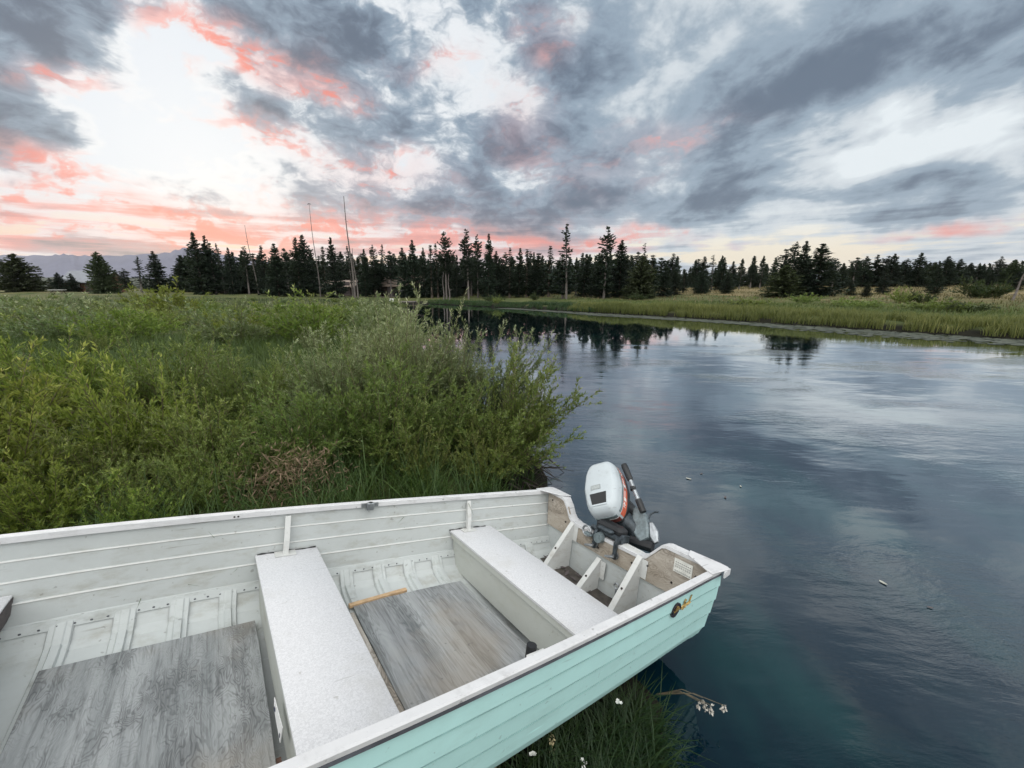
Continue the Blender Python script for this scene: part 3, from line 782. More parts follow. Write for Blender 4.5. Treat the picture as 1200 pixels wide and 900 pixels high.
# damp leaf litter and grime lying in the stern bilge
mb = MB(); r2 = np.random.default_rng(3)
for k in range(140):
    s_, t_ = r2.uniform(-.20, -.035), r2.uniform(-.45, .48)
    n_ = -.468 + .05 * abs(t_) / .5; a = r2.uniform(0, 6.28); l_ = r2.uniform(.012, .04)
    u = np.array([math.cos(a), math.sin(a), r2.uniform(-.2, .2)]) * l_; v_ = np.array([-math.sin(a), math.cos(a), r2.uniform(-.2, .2)]) * l_ * .35
    c = B(s_, t_, n_ + r2.uniform(.012, .03)); mb.put([c - u, c - v_, c + u, c + v_], [(0, 1, 2, 3)])
tag(mb.build('bilge_litter', M['brown_dark'], boat), kind='stuff')
rows = [np.array([B(a, t_, -.462 + .045 * abs(t_) / .5 + b) for a, b in ((-.21, .002), (-.14, .014 + .006 * math.sin(t_ * 21)), (-.08, .010 + .005 * math.cos(t_ * 17)), (-.024, .018))]) for t_ in np.linspace(-.46, .46, 22)]
MB().loft(np.array(rows)).build('bilge_grime', plain('dark_bilge_grime', (.06, .052, .045), .6, 0, .5, 25, .4), boat, smooth=True)
# eye bolt in the stern
a = np.linspace(0, 2 * math.pi, 14)
MB().tube([B(-.06, -.10 + .016 * math.cos(q_), -.335 + .016 * math.sin(q_)) for q_ in a], .0045, 6).tube([B(-.06, -.10, -.42), B(-.06, -.10, -.352)], .006, 6).build('eye_bolt', M['alu'], boat)

# oarlock sockets
w_ = float(wid(-1.28))
mb = MB(); mb.box((-1.325 - BASE_S, w_ - .027, -.018 - BASE_N), (-1.235 - BASE_S, w_ - .021, .004 - BASE_N)); mb.box((-1.30 - BASE_S, w_ - .048, -.030 - BASE_N), (-1.262 - BASE_S, w_ - .022, .010 - BASE_N), bev=.004)
ol = mb.build('oarlock_socket', M['alu'], boat)
MB().tube([B(-1.281, w_ - .036, .008), B(-1.281, w_ - .036, .013)], .009, 10).build('socket_hole', M['black'], ol)
w_ = float(wid(-1.2))
mb = MB(); mb.box((-1.235 - BASE_S, -w_ + .021, -.035 - BASE_N), (-1.165 - BASE_S, -w_ + .036, -.004 - BASE_N), bev=.003)
ol = mb.build('oarlock_socket', M['white_part'], boat)
a = np.linspace(0, 2 * math.pi, 13)
MB().tube([B(-1.20, -w_ + .052, -.035), B(-1.20, -w_ + .052, .004)], .016, 14).build('socket_sleeve', M['black'], ol)
# scuffs of the joint in the far gunwale
MB().tube([B(-1.88, float(wid(-1.88)) - .020, -.010), B(-1.88, float(wid(-1.88)) - .0225, -.010)], .004, 6).tube([B(-1.895, float(wid(-1.88)) - .020, -.010), B(-1.895, float(wid(-1.88)) - .0225, -.010)], .004, 6).build('lip_screw', M['bolt'], boat)
M['ink'] = plain('dark_print', (.03, .04, .08), .6)
# white tag on the forward seat's side
tg = MB().prism([B(-1.793 + .0, t_, n_) for t_, n_ in ((-.135, -.300), (-.15, -.325), (-.285, -.325), (-.292, -.275))], (-.006, 0, 0), (-.004, 0, 0)).build('paper_tag', M['white'], seat1)
for t_, n_ in ((-.172, -.312), (-.162, -.316), (-.272, -.312)): MB().tube([B(-1.7995, t_, n_), B(-1.8005, t_, n_)], .006, 6).build('tag_print', M['ink'], tg)

# emblem and gold script on the mint hull side, near the stern
def hull_pt(s, n, out=.0):
    w_ = float(wid(s)); return B(s, -(w_ + float(np.interp(-n, -PROF[:9, 0], PROF[:9, 1])) + out), n)
c0 = np.array((-.400, -.086))
a = np.linspace(0, 2 * math.pi, 24, endpoint=False)
ring = [hull_pt(c0[0] + .034 * math.cos(q_), c0[1] + .033 * math.sin(q_), .004) for q_ in a]
em = MB().prism(ring, (0, .003, 0), (0, -.003, 0)).build('round_emblem', plain('dark_emblem_enamel', (.02, .014, .02), .3, 0, .4, 60), boat)
mb = MB()
blob = [(-.012, .014), (-.002, .022), (.010, .018), (.012, .006), (.020, .008), (.028, .002), (.022, -.010), (.008, -.014), (-.002, -.006), (-.016, -.018), (-.022, -.010), (-.014, -.002), (-.020, .006)]
mb.prism([hull_pt(c0[0] + x_ * .8, c0[1] + y_ * .8 + .004, .004) for x_, y_ in blob], (0, -.0025, 0), (0, -.006, 0))
mb.build('emblem_figure', M['gold'], em)
mb = MB()
def stroke(pts, r=.0028): mb.tube([hull_pt(x_, y_, .004) for x_, y_ in pts], r, 6)
s0, n0 = -.350, -.078
stroke([(s0 + x_, n0 + y_) for x_, y_ in ((.008, .0), (.000, -.010), (.004, -.022), (.014, -.018), (.026, .004), (.030, .018), (.022, .022), (.012, .010), (.010, -.004), (.018, -.012), (.028, -.006))])
stroke([(s0 + x_, n0 + y_) for x_, y_ in ((.022, -.030), (.030, -.018), (.042, .000), (.036, -.012), (.040, -.024), (.050, -.012), (.054, -.002))])
stroke([(s0 + x_, n0 + y_) for x_, y_ in ((.034, -.010), (.046, -.004), (.056, .002), (.052, -.010), (.058, -.018), (.066, -.008))])
stroke([(s0 + x_, n0 + y_) for x_, y_ in ((.060, -.004), (.072, .016), (.078, .026), (.070, .024), (.064, .004), (.066, -.010), (.076, -.006))])
mb.build('gold_script', M['gold'], boat, smooth=True)

# loose stick lying across the aft floor panel's forward corner
st = empty('wooden_stick'); st.matrix_world = Mw
tag(st, 'short unpainted wooden stick lying on the grey boat floor', 'stick')
p0, p1 = B(-1.415, .408, -.398), B(-1.115, .435, -.398)
d = (p1 - p0) / np.linalg.norm(p1 - p0); nv = np.cross(d, (0, 0, 1.0))
st.matrix_world = Mw @ Matrix.Translation(Vector(p0))
MB().loft(np.array([[k * (p1 - p0) + nv * a + np.array([0, 0, b]) for a, b in ((-.011, -.009), (.011, -.009), (.012, .007), (-.010, .008))] for k in np.linspace(0, 1, 5)]), closed=True, cap=True).build('stick_body', M['bare_wood'], st, bevel=.002)

# ------------------------------------------------------------------ outboard motor, clamped on the transom and tipped up
mo = empty('outboard_motor'); mo.matrix_world = Mw @ Matrix.Translation(Vector(B(0.0, .06, -.13)))
tag(mo, 'white outboard motor with an orange stripe and black tiller, clamped on the transom', 'outboard motor')
# everything below is in metres from the clamp, along the boat's own axes
Mo = np.array([[1, 0, 0], [0, 1, 0], [0, 0, 1.0]])
camdir = np.array(Mw.to_3x3().inverted() @ (Vector((0, 0, CAM_H)) - mo.matrix_world.translation)); camdir /= np.linalg.norm(camdir)
up_img = np.array(Mw.to_3x3().inverted() @ Vector((-.26, .0, 1.0))); up_img -= camdir * (up_img @ camdir); up_img /= np.linalg.norm(up_img)
rt_img = np.cross(up_img, camdir)
CF = camdir * .78 - rt_img * .32 + up_img * .40; CF /= np.linalg.norm(CF)          # out of the cowl's crown
CU = up_img * 1.0; CU -= CF * (CU @ CF); CU /= np.linalg.norm(CU)               # along the cowl
CW = np.cross(CU, CF)                                                     # across it
CO = np.array([.108, .190, .262])
def C3(u, w, f): return CO + CU * u + CW * w + CF * f
def cowl_ring(f, shrink, n=40):
    """plan outline of the cowl at height f: blunt nose at -u, narrower at +u"""
    pts = []
    for a in np.linspace(0, 2 * math.pi, n, endpoint=False):
        c, s_ = math.cos(a), math.sin(a)
        e = .30
        u = math.copysign(abs(s_) ** e, s_) * .198; w = math.copysign(abs(c) ** e, c) * .130
        w *= float(np.interp(u, [-.198, -.15, -.06, .03, .12, .18, .198], [.66, .82, .98, 1.0, .86, .70, .64]))
        pts.append((u * shrink, w * shrink))
    return pts
fs = [(-.135, .985), (-.130, 1.0), (-.070, 1.0), (-.040, .985), (-.012, .95), (.004, .91), (.022, .82), (.027, .78), (.030, .70), (.033, .5), (.035, .3), (.0355, .05)]
rows = np.array([[C3(u, w, f) for u, w in cowl_ring(f, sh)] for f, sh in fs])
cw = MB().loft(rows, closed=True, cap=True).build('cowl', M['cowl'], mo, smooth=True, angle=24)
rows = np.array([[C3(u, w, f) for u, w in cowl_ring(f, sh)] for f, sh in ((-.18, .93), (-.175, 1.0), (-.139, 1.012), (-.136, .98))])
MB().loft(rows, closed=True, cap=True).build('lower_pan', M['black'], mo, smooth=True)
def band(name, mat, f0, f1, lo, hi, off):
    idx = np.linspace(lo, hi, 40); n = 80
    ring = np.array(cowl_ring(0, 1.0, n))
    P_ = np.array([ring[int(round(i)) % n] for i in idx])
    rows = []
    for u, w in P_:
        rows.append([C3(u * (1 + off), w * (1 + off), f0), C3(u * (1 + off), w * (1 + off), f1), C3(u * .98, w * .98, f1), C3(u * .98, w * .98, f0)])
    return MB().loft(np.array(rows), closed=True, cap=True).build(name, mat, cw)
band('orange_stripe', M['orange'], -.128, -.080, -9, 11, .012)
band('grey_stripe', M['cowl_grey'], -.070, -.052, -8, 9, .011)
band('red_stripe', M['red_dark'], -.128, -.088, -27, -12, .014)
band('nose_stripe', M['cowl_grey'], -.080, -.05, -26, -13, .013)
band('white_stripe', M['white'], -.086, -.080, -25, -14, .016)
# lettering along the stripe, too faded to read: a row of upright white strokes
n = 80; ring = np.array(cowl_ring(0, 1.0, n)); mb = MB()
for i in np.arange(-3, 8, 1.0):
    (u, w), (u2, w2) = ring[int(i) % n], ring[(int(i) + 1) % n]
    k = 1.018
    for z0_, z1_, a0, a1 in ((-.108, -.078, .05, .30), (-.092, -.084, .3, .8)):
        q_ = [C3((u + (u2 - u) * a) * k, (w + (w2 - w) * a) * k, z) for a, z in ((a0, z0_), (a1, z0_), (a1, z1_), (a0, z1_))]
        mb.prism(q_, CW * 0, CW * .0015)
mb.build('stripe_lettering', M['white'], cw)
# air intake with a pale lip, and the small raised plate above it
mb = MB(); fr = MB()
q_ = [(-.062, -.066), (-.062, .050), (-.138, .046), (-.138, -.052)]
def dome(u, w):
    ru = abs(u) / .198; rw = abs(w) / .130; r_ = max(ru, rw)
    return float(np.interp(r_, [0, .3, .5, .70, .78, .82, .91, .95, .985, 1.0], [.0355, .035, .033, .030, .027, .022, .004, -.012, -.040, -.070]))
mb.prism([C3(u, w, dome(u, w) + .0015) for u, w in q_], CF * -.02, CF * .0015)
it = mb.build('air_intake', M['black'], cw)
lip = [(-.139, -.056), (-.139, .050), (-.150, .048), (-.150, -.054)]
MB().prism([C3(u, w, dome(u, w)) for u, w in lip], CF * -.012, CF * .006).build('intake_lip', M['cowl'], cw, bevel=.002)
pl_ = [(-.002, -.056), (-.002, .014), (-.036, .015), (-.036, -.057)]
MB().prism([C3(u, w, dome(u, w)) for u, w in pl_], CF * -.002, CF * .0022).build('cowl_badge', plain('grey_badge', (.30, .325, .33), .4, 0, .12, 80), cw)
pl_ = [(-.008, -.048), (-.008, .006), (-.030, .007), (-.030, -.049)]
MB().prism([C3(u, w, dome(u, w)) for u, w in pl_], CF * -.001, CF * .0030).build('badge_print', plain('faint_badge_print', (.36, .39, .39), .4, 0, .2, 160), cw)
# tiller: pivot block, shaft, chrome section and black grip, folded up beside the cowl
tp = lambda u, w, f: C3(u * 1.1 - .03, w + .048 - .10 * (u - .05), f)
ti = MB().tube([tp(-.125, .155, -.13), tp(-.05, .145, -.115)], .021, 10).build('tiller_arm', M['black'], mo, smooth=True)
MB().tube([tp(-.05, .145, -.115), tp(.075, .128, -.095)], .013, 10).build('tiller_shaft', M['alu'], ti, smooth=True)
MB().tube([tp(.01, .130, -.10), tp(.03, .133, -.10)], .019, 10).build('tiller_collar', M['black'], ti, smooth=True)
MB().tube([tp(.075, .128, -.095), tp(.082, .127, -.094), tp(.17, .113, -.08), tp(.185, .111, -.078), tp(.19, .110, -.077)], [.016, .021, .0225, .020, .010], 12).build('tiller_grip', M['black'], ti, smooth=True)
# powerhead block under the pan and the swivel housing
MB().tube([C3(-.04, .02, -.17), C3(-.07, .06, -.26), C3(-.11, .10, -.36)], [.085, .07, .055], 12).build('swivel_housing', M['black'], mo, smooth=True)
leg = MB().prism([C3(a_, b_, -.21) for a_, b_ in ((-.09, .145), (-.10, .185), (-.14, .21), (-.23, .225), (-.31, .215), (-.33, .15), (-.22, .10))], CF * -.035, CF * .035)
lg = leg.build('exhaust_leg', M['mid_alu'], mo, bevel=.012)
MB().prism([C3(-.205, .225, -.20), C3(-.21, .250, -.20), C3(-.27, .272, -.21), C3(-.335, .265, -.21), C3(-.345, .235, -.21), C3(-.30, .215, -.21)], CF * -.014, CF * .014).build('leg_fin', M['alu'], lg, bevel=.008)
MB().tube([C3(-.185, .225, -.20), C3(-.16, .245, -.19), C3(-.15, .275, -.19), C3(-.155, .295, -.19)], [.004, .005, .005, .007], 6).build('tilt_lever', M['dark_alu'], mo, smooth=True)
MB().tube([C3(-.30, .09, -.20), C3(-.355, .22, -.22)], .034, 10).build('mount_tube', M['black'], mo, smooth=True)
# clamp brackets: a saddle over the transom and two screws with T handles inside
for t_ in (-.10, .06):
    mb = MB()
    prof = [(-.050, -.075), (-.032, -.080), (-.030, .010), (.050, .012), (.056, -.15), (.078, -.15), (.075, .050), (.02, .06), (-.040, .040), (-.052, .02)]
    mb.prism([np.array((a, t_, b)) for a, b in prof], (0, -.010, 0), (0, .010, 0))
    cb = mb.build('clamp_bracket', M['dark_alu'], mo, bevel=.004)
    MB().tube([(-.03, t_, -.055), (-.092, t_, -.050)], .008, 8).tube([(-.024, t_, -.055), (-.032, t_, -.055)], .022, 12).build('clamp_screw', M['alu'], cb, smooth=True)
    MB().tube([(-.088, t_ - .030, -.040), (-.091, t_, -.050), (-.088, t_ + .030, -.060)], [.006, .008, .006], 8).build('clamp_handle', M['alu'], cb, smooth=True)
MB().tube([(.0, -.115, .030), (.0, .125, .030)], .017, 12).build('pivot_tube', M['dark_alu'], mo, smooth=True)
MB().box((.010, -.085, -.02), (.10, .115, .085), bev=.018).build('swivel_block', M['black'], mo)
MB().box((-.030, -.045, .042), (.012, .075, .066), bev=.008).build('steering_plate', M['dark_alu'], mo)
MB().tube([C3(-.15, .06, -.19), C3(-.22, .11, -.22), C3(-.30, .15, -.25)], [.055, .060, .05], 12).build('midsection', M['dark_alu'], mo, smooth=True)
a = np.linspace(0, 2 * math.pi, 16)
MB().tube([(-.052 + .0 * q_, .118 + .034 * math.cos(q_), .012 + .030 * math.sin(q_)) for q_ in a], .007, 6).build('clamp_ring', M['alu'], mo, smooth=True)
MB().tube([(-.055, .03, .0), (-.02, .03, .0)], [.030, .034], 16).build('clamp_knob', M['mid_alu'], mo, smooth=True)
MB().box((-.062, .075, -.012), (-.030, .135, .002), bev=.003).build('bracket_tab', M['mid_alu'], mo)
MB().box((-.015, -.24, .004), (.05, -.115, .014), bev=.003).build('clamp_pad', M['white_part'], mo)

# ------------------------------------------------------------------ plants: generators
def unit(v): return v / (np.linalg.norm(v, axis=-1, keepdims=True) + 1e-9)
def rhombs(p, d, w, L, W, tint, fold=.0):
    """leaf blades: p base, d direction, w sideways; all (n,3)"""
    n = len(p); L = np.broadcast_to(L, (n,))[:, None]; W = np.broadcast_to(W, (n,))[:, None]
    nrm = np.cross(d, w)
    V = np.stack([p, p + d * L * .42 + w * W * .5 + nrm * W * fold, p + d * L - nrm * L * fold * .3, p + d * L * .42 - w * W * .5 + nrm * W * fold], 1).reshape(-1, 3)
    return V, np.arange(4 * n).reshape(n, 4), np.repeat(tint, 4)
def strands(base, tip_dir, length, bend, K, r):
    """curved stems: (n,K,3) points and tangents; bend pulls them over and down"""
    k = np.linspace(0, 1, K)[None, :, None]
    side = tip_dir.copy(); side[:, 2] = 0
    P = base[:, None] + (tip_dir[:, None] * k + (side[:, None] * .6 + np.array([0, 0, -.55])) * bend[:, None, None] * k ** 2.2) * length[:, None, None]
    n = len(base); wob = r.normal(0, 1, (n, 3)); ph = r.uniform(0, 6.28, (n, 1))
    P += (wob[:, None] * np.sin(k[..., 0] * 5 + ph)[..., None]) * (length * .02)[:, None, None] * k
    return P, unit(np.gradient(P, axis=1))
def sample(P, T, u):
    """points and tangents at parameter u (n, m) along strands (n, K, 3)"""
    K = P.shape[1]; x = u * (K - 1); i = np.minimum(x.astype(int), K - 2); f = (x - i)[..., None]; r_ = np.arange(len(P))[:, None]
    return P[r_, i] * (1 - f) + P[r_, i + 1] * f, unit(T[r_, i] * (1 - f) + T[r_, i + 1] * f)
def tube_strands(P, r0, r1, n=3):
    m, K = P.shape[:2]; T = unit(np.gradient(P, axis=1)); u = unit(np.cross(T, np.array([.31, .95, .1]))); v = np.cross(T, u)
    rad = (r0[:, None] + (r1 - r0)[:, None] * np.linspace(0, 1, K)[None])[..., None, None]
    a = np.linspace(0, 2 * math.pi, n, endpoint=False)
    V = P[:, :, None] + rad * (np.cos(a)[None, None, :, None] * u[:, :, None] + np.sin(a)[None, None, :, None] * v[:, :, None])
    idx = np.arange(m * K * n).reshape(m, K, n)
    q = np.stack([idx[:, :-1], np.roll(idx, -1, 2)[:, :-1], np.roll(idx, -1, 2)[:, 1:], idx[:, 1:]], -1).reshape(-1, 4)
    return V.reshape(-1, 3), q
def willow(seed, h=1.2, rad=.6, nst=60, twigs=5, lpm=110, L=.055, W=.011, lean=(0, 0), bend=.35, bare=.18, tipbright=.5, shoots=.12):
    """a clump of whippy stems with narrow leaves set along them"""
    r = np.random.default_rng(seed)
    a = r.uniform(0, 6.283, nst); q = np.sqrt(r.uniform(0, 1, nst))
    base = np.c_[np.cos(a) * q * rad * .35, np.sin(a) * q * rad * .35, np.full(nst, -.03)]
    d = np.c_[np.cos(a) * q * rad / h * .85 + lean[0] + r.normal(0, .10, nst), np.sin(a) * q * rad / h * .85 + lean[1] + r.normal(0, .10, nst), r.uniform(.75, 1.05, nst)]
    ln = h * r.uniform(.55, 1.08, nst) * (1.05 - .25 * q)
    shoot = np.arange(nst) < nst * shoots; ln[shoot] = h * r.uniform(1.0, 1.24, shoot.sum()); d[shoot, 2] = 1.0; d[shoot, :2] *= .7
    P, T = strands(base, d, ln, bend * r.uniform(.2, 1.6, nst), 9, r)
    # twigs
    m = nst * twigs; u = r.uniform(.25, .97, (nst, twigs)); tb, tt = sample(P, T, u); tb = tb.reshape(-1, 3); tt = tt.reshape(-1, 3)
    side = unit(np.cross(tt, unit(r.normal(0, 1, (m, 3)))))
    td = unit(tt * .85 + side * r.uniform(.35, .8, (m, 1)) + np.array([0, 0, .25]))
    tl = r.uniform(.14, .36, m) * h / 1.2 * (1.25 - .6 * u.reshape(-1))
    P2_, T2_ = strands(tb, td, tl, r.uniform(-.1, .4, m), 6, r)
    V, F = tube_strands(P, np.full(nst, .0062 * (h / 1.2)), np.full(nst, .0016)); V2, F2 = tube_strands(P2_, np.full(m, .0022), np.full(m, .0010))
    stem = (np.concatenate([V, V2]), np.concatenate([F, F2 + len(V)]))
    out = []
    for PP, TT, LL, lo in ((P, T, ln, bare), (P2_, T2_, tl, .08)):
        n = len(PP); c = max(3, int(lpm * LL.mean())); uu = r.uniform(lo, 1.0, (n, c)); p, t = sample(PP, TT, uu)
        p = p.reshape(-1, 3); t = t.reshape(-1, 3); uu = uu.reshape(-1); k = len(p)
        s = unit(np.cross(t, unit(r.normal(0, 1, (k, 3)))))
        dd = unit(t * r.uniform(.55, 1.1, (k, 1)) + s * r.uniform(.35, .9, (k, 1)) + np.array([0, 0, .06]))
        ww = unit(np.cross(dd, unit(r.normal(0, 1, (k, 3)) + np.array([0, 0, .7]))))
        tint = np.clip(r.beta(2, 2.4, k) * .75 + tipbright * .5 * (p[:, 2] / h) ** 2 * (uu > .6) + r.normal(0, .04, k), 0, 1)  # lighter upward: young leaf tips, plus top light put into the tint
        out.append(rhombs(p, dd, ww, L * r.uniform(.55, 1.25, k) * (1.1 - .35 * uu), W * r.uniform(.7, 1.3, k), tint, .18))
    V = np.concatenate([o[0] for o in out]); n0 = 0; Fs = []
    for o in out: Fs.append(o[1] + n0); n0 += len(o[0])
    return (V, np.concatenate(Fs), np.concatenate([o[2] for o in out])), stem
def blades(base, az_, h, w, bend, tint, r, levels=4):
    """arching grass blades"""
    n = len(base); k = np.linspace(0, 1, levels)[None, :]
    d = np.c_[np.cos(az_), np.sin(az_), np.zeros(n)]; sd = np.c_[-np.sin(az_), np.cos(az_), np.zeros(n)]
    th = bend[:, None] * k
    out = h[:, None] * (np.sin(th) * k * .75); up = h[:, None] * k * np.cos(th * .62)
    C = base[:, None] + d[:, None] * out[..., None] + np.array([0, 0, 1.0]) * up[..., None]
    wd = (w[:, None] * (1 - k ** 2 * .92) * .5)[..., None] * sd[:, None]
    V = np.stack([C - wd, C + wd], 2).reshape(-1, 3)
    idx = np.arange(n * levels * 2).reshape(n, levels, 2)
    q = np.stack([idx[:, :-1, 0], idx[:, :-1, 1], idx[:, 1:, 1], idx[:, 1:, 0]], -1).reshape(-1, 4)
    tt = np.clip(tint[:, None] + .22 * (k - .5), 0, 1)
    return V, q, np.repeat(tt.reshape(-1), 2)
def join(parts):
    n = 0; V, F, T = [], [], []
    for v, f, t in parts: V.append(v); F.append(f + n); T.append(t); n += len(v)
    return np.concatenate(V), np.concatenate(F), np.concatenate(T)

M['willow'] = leaf_mat('willow_leaf', (.062, .112, .026), (.32, .385, .10), (.48, .53, .22), .45, .42, .16, .5)
M['willow_y'] = leaf_mat('young_willow_leaf', (.075, .13, .022), (.33, .39, .075), (.45, .48, .12), .48, .45, .14)
M['willow_s'] = leaf_mat('silver_willow_leaf', (.075, .12, .045), (.33, .39, .19), (.50, .54, .35), .42, .42, .14, .55)
M['willow_d'] = leaf_mat('dark_shrub_leaf', (.018, .036, .014), (.060, .085, .030), None, .25, .5, .2)
M['stem'] = plain('willow_stem', (.11, .085, .05), .7, 0, .35, 30)
M['grass'] = leaf_mat('bank_grass', (.024, .055, .014), (.10, .155, .040), (.19, .21, .07), .35, .5, .15)
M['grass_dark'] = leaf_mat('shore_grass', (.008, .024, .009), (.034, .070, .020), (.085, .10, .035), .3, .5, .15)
M['reed'] = leaf_mat('ripe_sedge', (.055, .075, .018), (.20, .195, .055), (.32, .28, .11), .35, .55, .1)
M['dry'] = leaf_mat('dry_meadow_grass', (.09, .078, .036), (.21, .17, .090), (.27, .22, .13), .3, .7, .1)
M['dead'] = leaf_mat('dead_brown_leaf', (.12, .085, .05), (.33, .25, .16), None, .3, .7, .1)
M['bark'] = plain('pine_bark', (.10, .080, .065), .85, 0, .4, 9, .5)
M['bark_pale'] = plain('weathered_grey_trunk', (.12, .105, .098), .8, 0, .35, 9, .4)
M['needle'] = leaf_mat('pine_needles', (.006, .015, .012), (.022, .037, .022), None, .1, .6, .3)
M['needle_y'] = leaf_mat('yellowish_pine_needles', (.014, .026, .013), (.046, .062, .026), None, .12, .6, .25)  # lighter, yellower needles for one bushy tree shape

def plant_mesh(name, leaf, stem, lm):
    V, F, T = leaf
    return make_me(name + '_foliage', V, F, lm, attr=T), (make_me(name + '_stem', stem[0], stem[1], M['stem']) if stem else None)
def put_plant(name, meshes, loc, rz, sc, label, cat, group=None):
    o = empty(name, loc, rz, sc); tag(o, label, cat, group)
    obj('foliage', meshes[0], o)
    if meshes[1]: obj('stem', meshes[1], o)
    return o
def gpos(x, y): return (x, y, float(ground_z([(x, y)])[0]))

WL = [plant_mesh('willow', *willow(11 + k, 1.25, .62, 74, 6, 108, .060, .0105, bend=.24 + .08 * k, bare=.06), M['willow']) for k in range(3)]
WY = [plant_mesh('young_willow', *willow(31 + k, 1.1, .55, 55, 6, 95, .072, .0140, bend=.22, tipbright=.9, bare=.08), M['willow_y']) for k in range(2)]
WS = [plant_mesh('silver_willow', *willow(51 + k, 1.3, .58, 100, 5, 100, .060, .0088, bend=.16, tipbright=.85, bare=.08), M['willow_s']) for k in range(3)]
near = [  # kind, x, y, scale, label
    ('Y', -3.45, 2.35, 1.02, 'bright yellow-green willow bush standing nearest the bow end of the boat'),
    ('Y', -2.75, 2.15, .62, 'low yellow-green willow sprigs just behind the far gunwale, at the left'),
    ('Y', -3.05, 3.15, 1.12, 'tall yellow-green willow with upright tips at the far left of the thicket'),
    ('Y', -4.15, 3.05, 1.15, None), ('L', -2.35, 3.0, .86, None), ('L', -1.75, 3.25, .85, None), ('L', -2.1, 2.55, .50, None),
    ('L', -1.15, 3.45, .92, None), ('L', -.62, 3.62, .88, None), ('L', -2.75, 4.1, .98, None), ('L', -3.7, 4.3, 1.05, None), ('Y', -4.9, 4.2, 1.1, None),
    ('L', -3.3, 1.75, .42, 'lowest green willow sprigs at the gunwale, farthest left'), ('L', -2.45, 2.35, .46, None), ('Y', -2.2, 2.05, .44, 'single small yellow-green willow just behind the gunwale'), ('L', -1.9, 2.9, .50, None), ('L', -.75, 3.05, .42, None), ('L', -.25, 3.25, .50, None), ('L', -.95, 3.25, .6, None), ('L', -2.9, 2.6, .62, None),
    ('S', -1.95, 4.3, 1.02, None), ('S', -1.25, 4.45, 1.05, None), ('S', -.70, 4.6, 1.0, None), ('L', -.15, 3.70, .70, None),
    ('S', -.85, 5.5, 1.02, None), ('S', -1.55, 5.7, 1.0, None), ('S', -2.3, 5.4, .98, None), ('L', -3.1, 5.4, .90, None), ('L', -4.1, 5.6, .9, None), ('Y', -5.4, 5.6, .95, None), ('L', -6.6, 5.0, .95, None),
    ('S', -1.75, 7.0, .98, None), ('S', -2.6, 7.1, .95, None), 
    ('S', -2.4, 8.7, .95, None), ('S', -3.4, 8.9, .92, None), ('S', -4.4, 9.1, .9, None), ('L', -9.0, 8.8, .85, None)]
G = 'willow bushes in the thicket behind the boat'
dflt = {'Y': 'yellow-green willow deep in the thicket, behind the front bushes', 'L': 'mid-green willow closed in among its like in the thicket behind the boat', 'S': 'pale silvery willow packed among its like above the far gunwale'}
for k, (kd, x, y, sc, lab) in enumerate(near):
    ms = {'Y': WY, 'L': WL, 'S': WS}[kd]
    sc *= (.96 if kd == 'S' else .90) * (1.0 if y < 4.8 else .86 if y < 6.3 else .74) * (1.0 if x < -1.1 or y < 3.4 else .88)
    if -3.3 < x < -1.8 and y > 2.9: sc *= .84
    if x < -2.7 and y > 5.2: sc *= .86
    put_plant('willow_bush', ms[k % len(ms)], gpos(x, y), k * 2.4, (sc, sc, sc * (.94 + .12 * ((k * 7) % 5) / 4)), lab or dflt[kd], 'willow', G)
# the willow that leans out over the water beside the outboard: longer, sparser shoots
wm = plant_mesh('leaning_willow', *willow(77, 1.15, .42, 64, 6, 92, .056, .0125, lean=(.30, -.10), bend=.22, bare=.25, tipbright=.6), M['willow'])
put_plant('willow_bush', wm, (-.06, 3.95, .16), 0, .92, 'willow leaning out over the water beyond the outboard motor', 'willow', G)
wm2 = plant_mesh('leaning_willow_low', *willow(78, .95, .40, 46, 6, 88, .054, .0125, lean=(.22, -.20), bend=.35, bare=.2, tipbright=.5), M['willow'])
put_plant('willow_bush', wm2, (-.12, 3.55, .16), 0, .85, 'low willow drooping to the water just past the stern corner of the boat', 'willow', G)
wm3 = plant_mesh('leaning_willow_back', *willow(79, 1.3, .40, 56, 6, 92, .056, .0115, lean=(.28, .05), bend=.16, bare=.25, tipbright=.7), M['willow_s'])
put_plant('willow_bush', wm3, (-.30, 4.6, .2), 0, .88, 'silvery willow with tall tips leaning toward the river', 'willow', G)
# dark roots and dead sticks at the cut bank under it
r = np.random.default_rng(5)
n = 46; bs = np.c_[r.uniform(-.05, .30, n), r.uniform(3.3, 4.1, n), r.uniform(.02, .22, n)]
dr = unit(np.c_[r.uniform(.2, 1, n), r.uniform(-.9, .4, n), r.uniform(-.7, .35, n)])
P_, T_ = strands(bs, dr, r.uniform(.15, .42, n), r.uniform(-.2, .6, n), 7, r)
V, F = tube_strands(P_, r.uniform(.004, .012, n), np.full(n, .002), 5)
tag(obj('dead_roots', make_me('dead_roots', V, F, plain('wet_dark_root', (.03, .022, .017), .7, 0, .4, 20))), 'dark tangled roots and dead sticks at the water edge under the leaning willow', 'roots', kind='stuff')

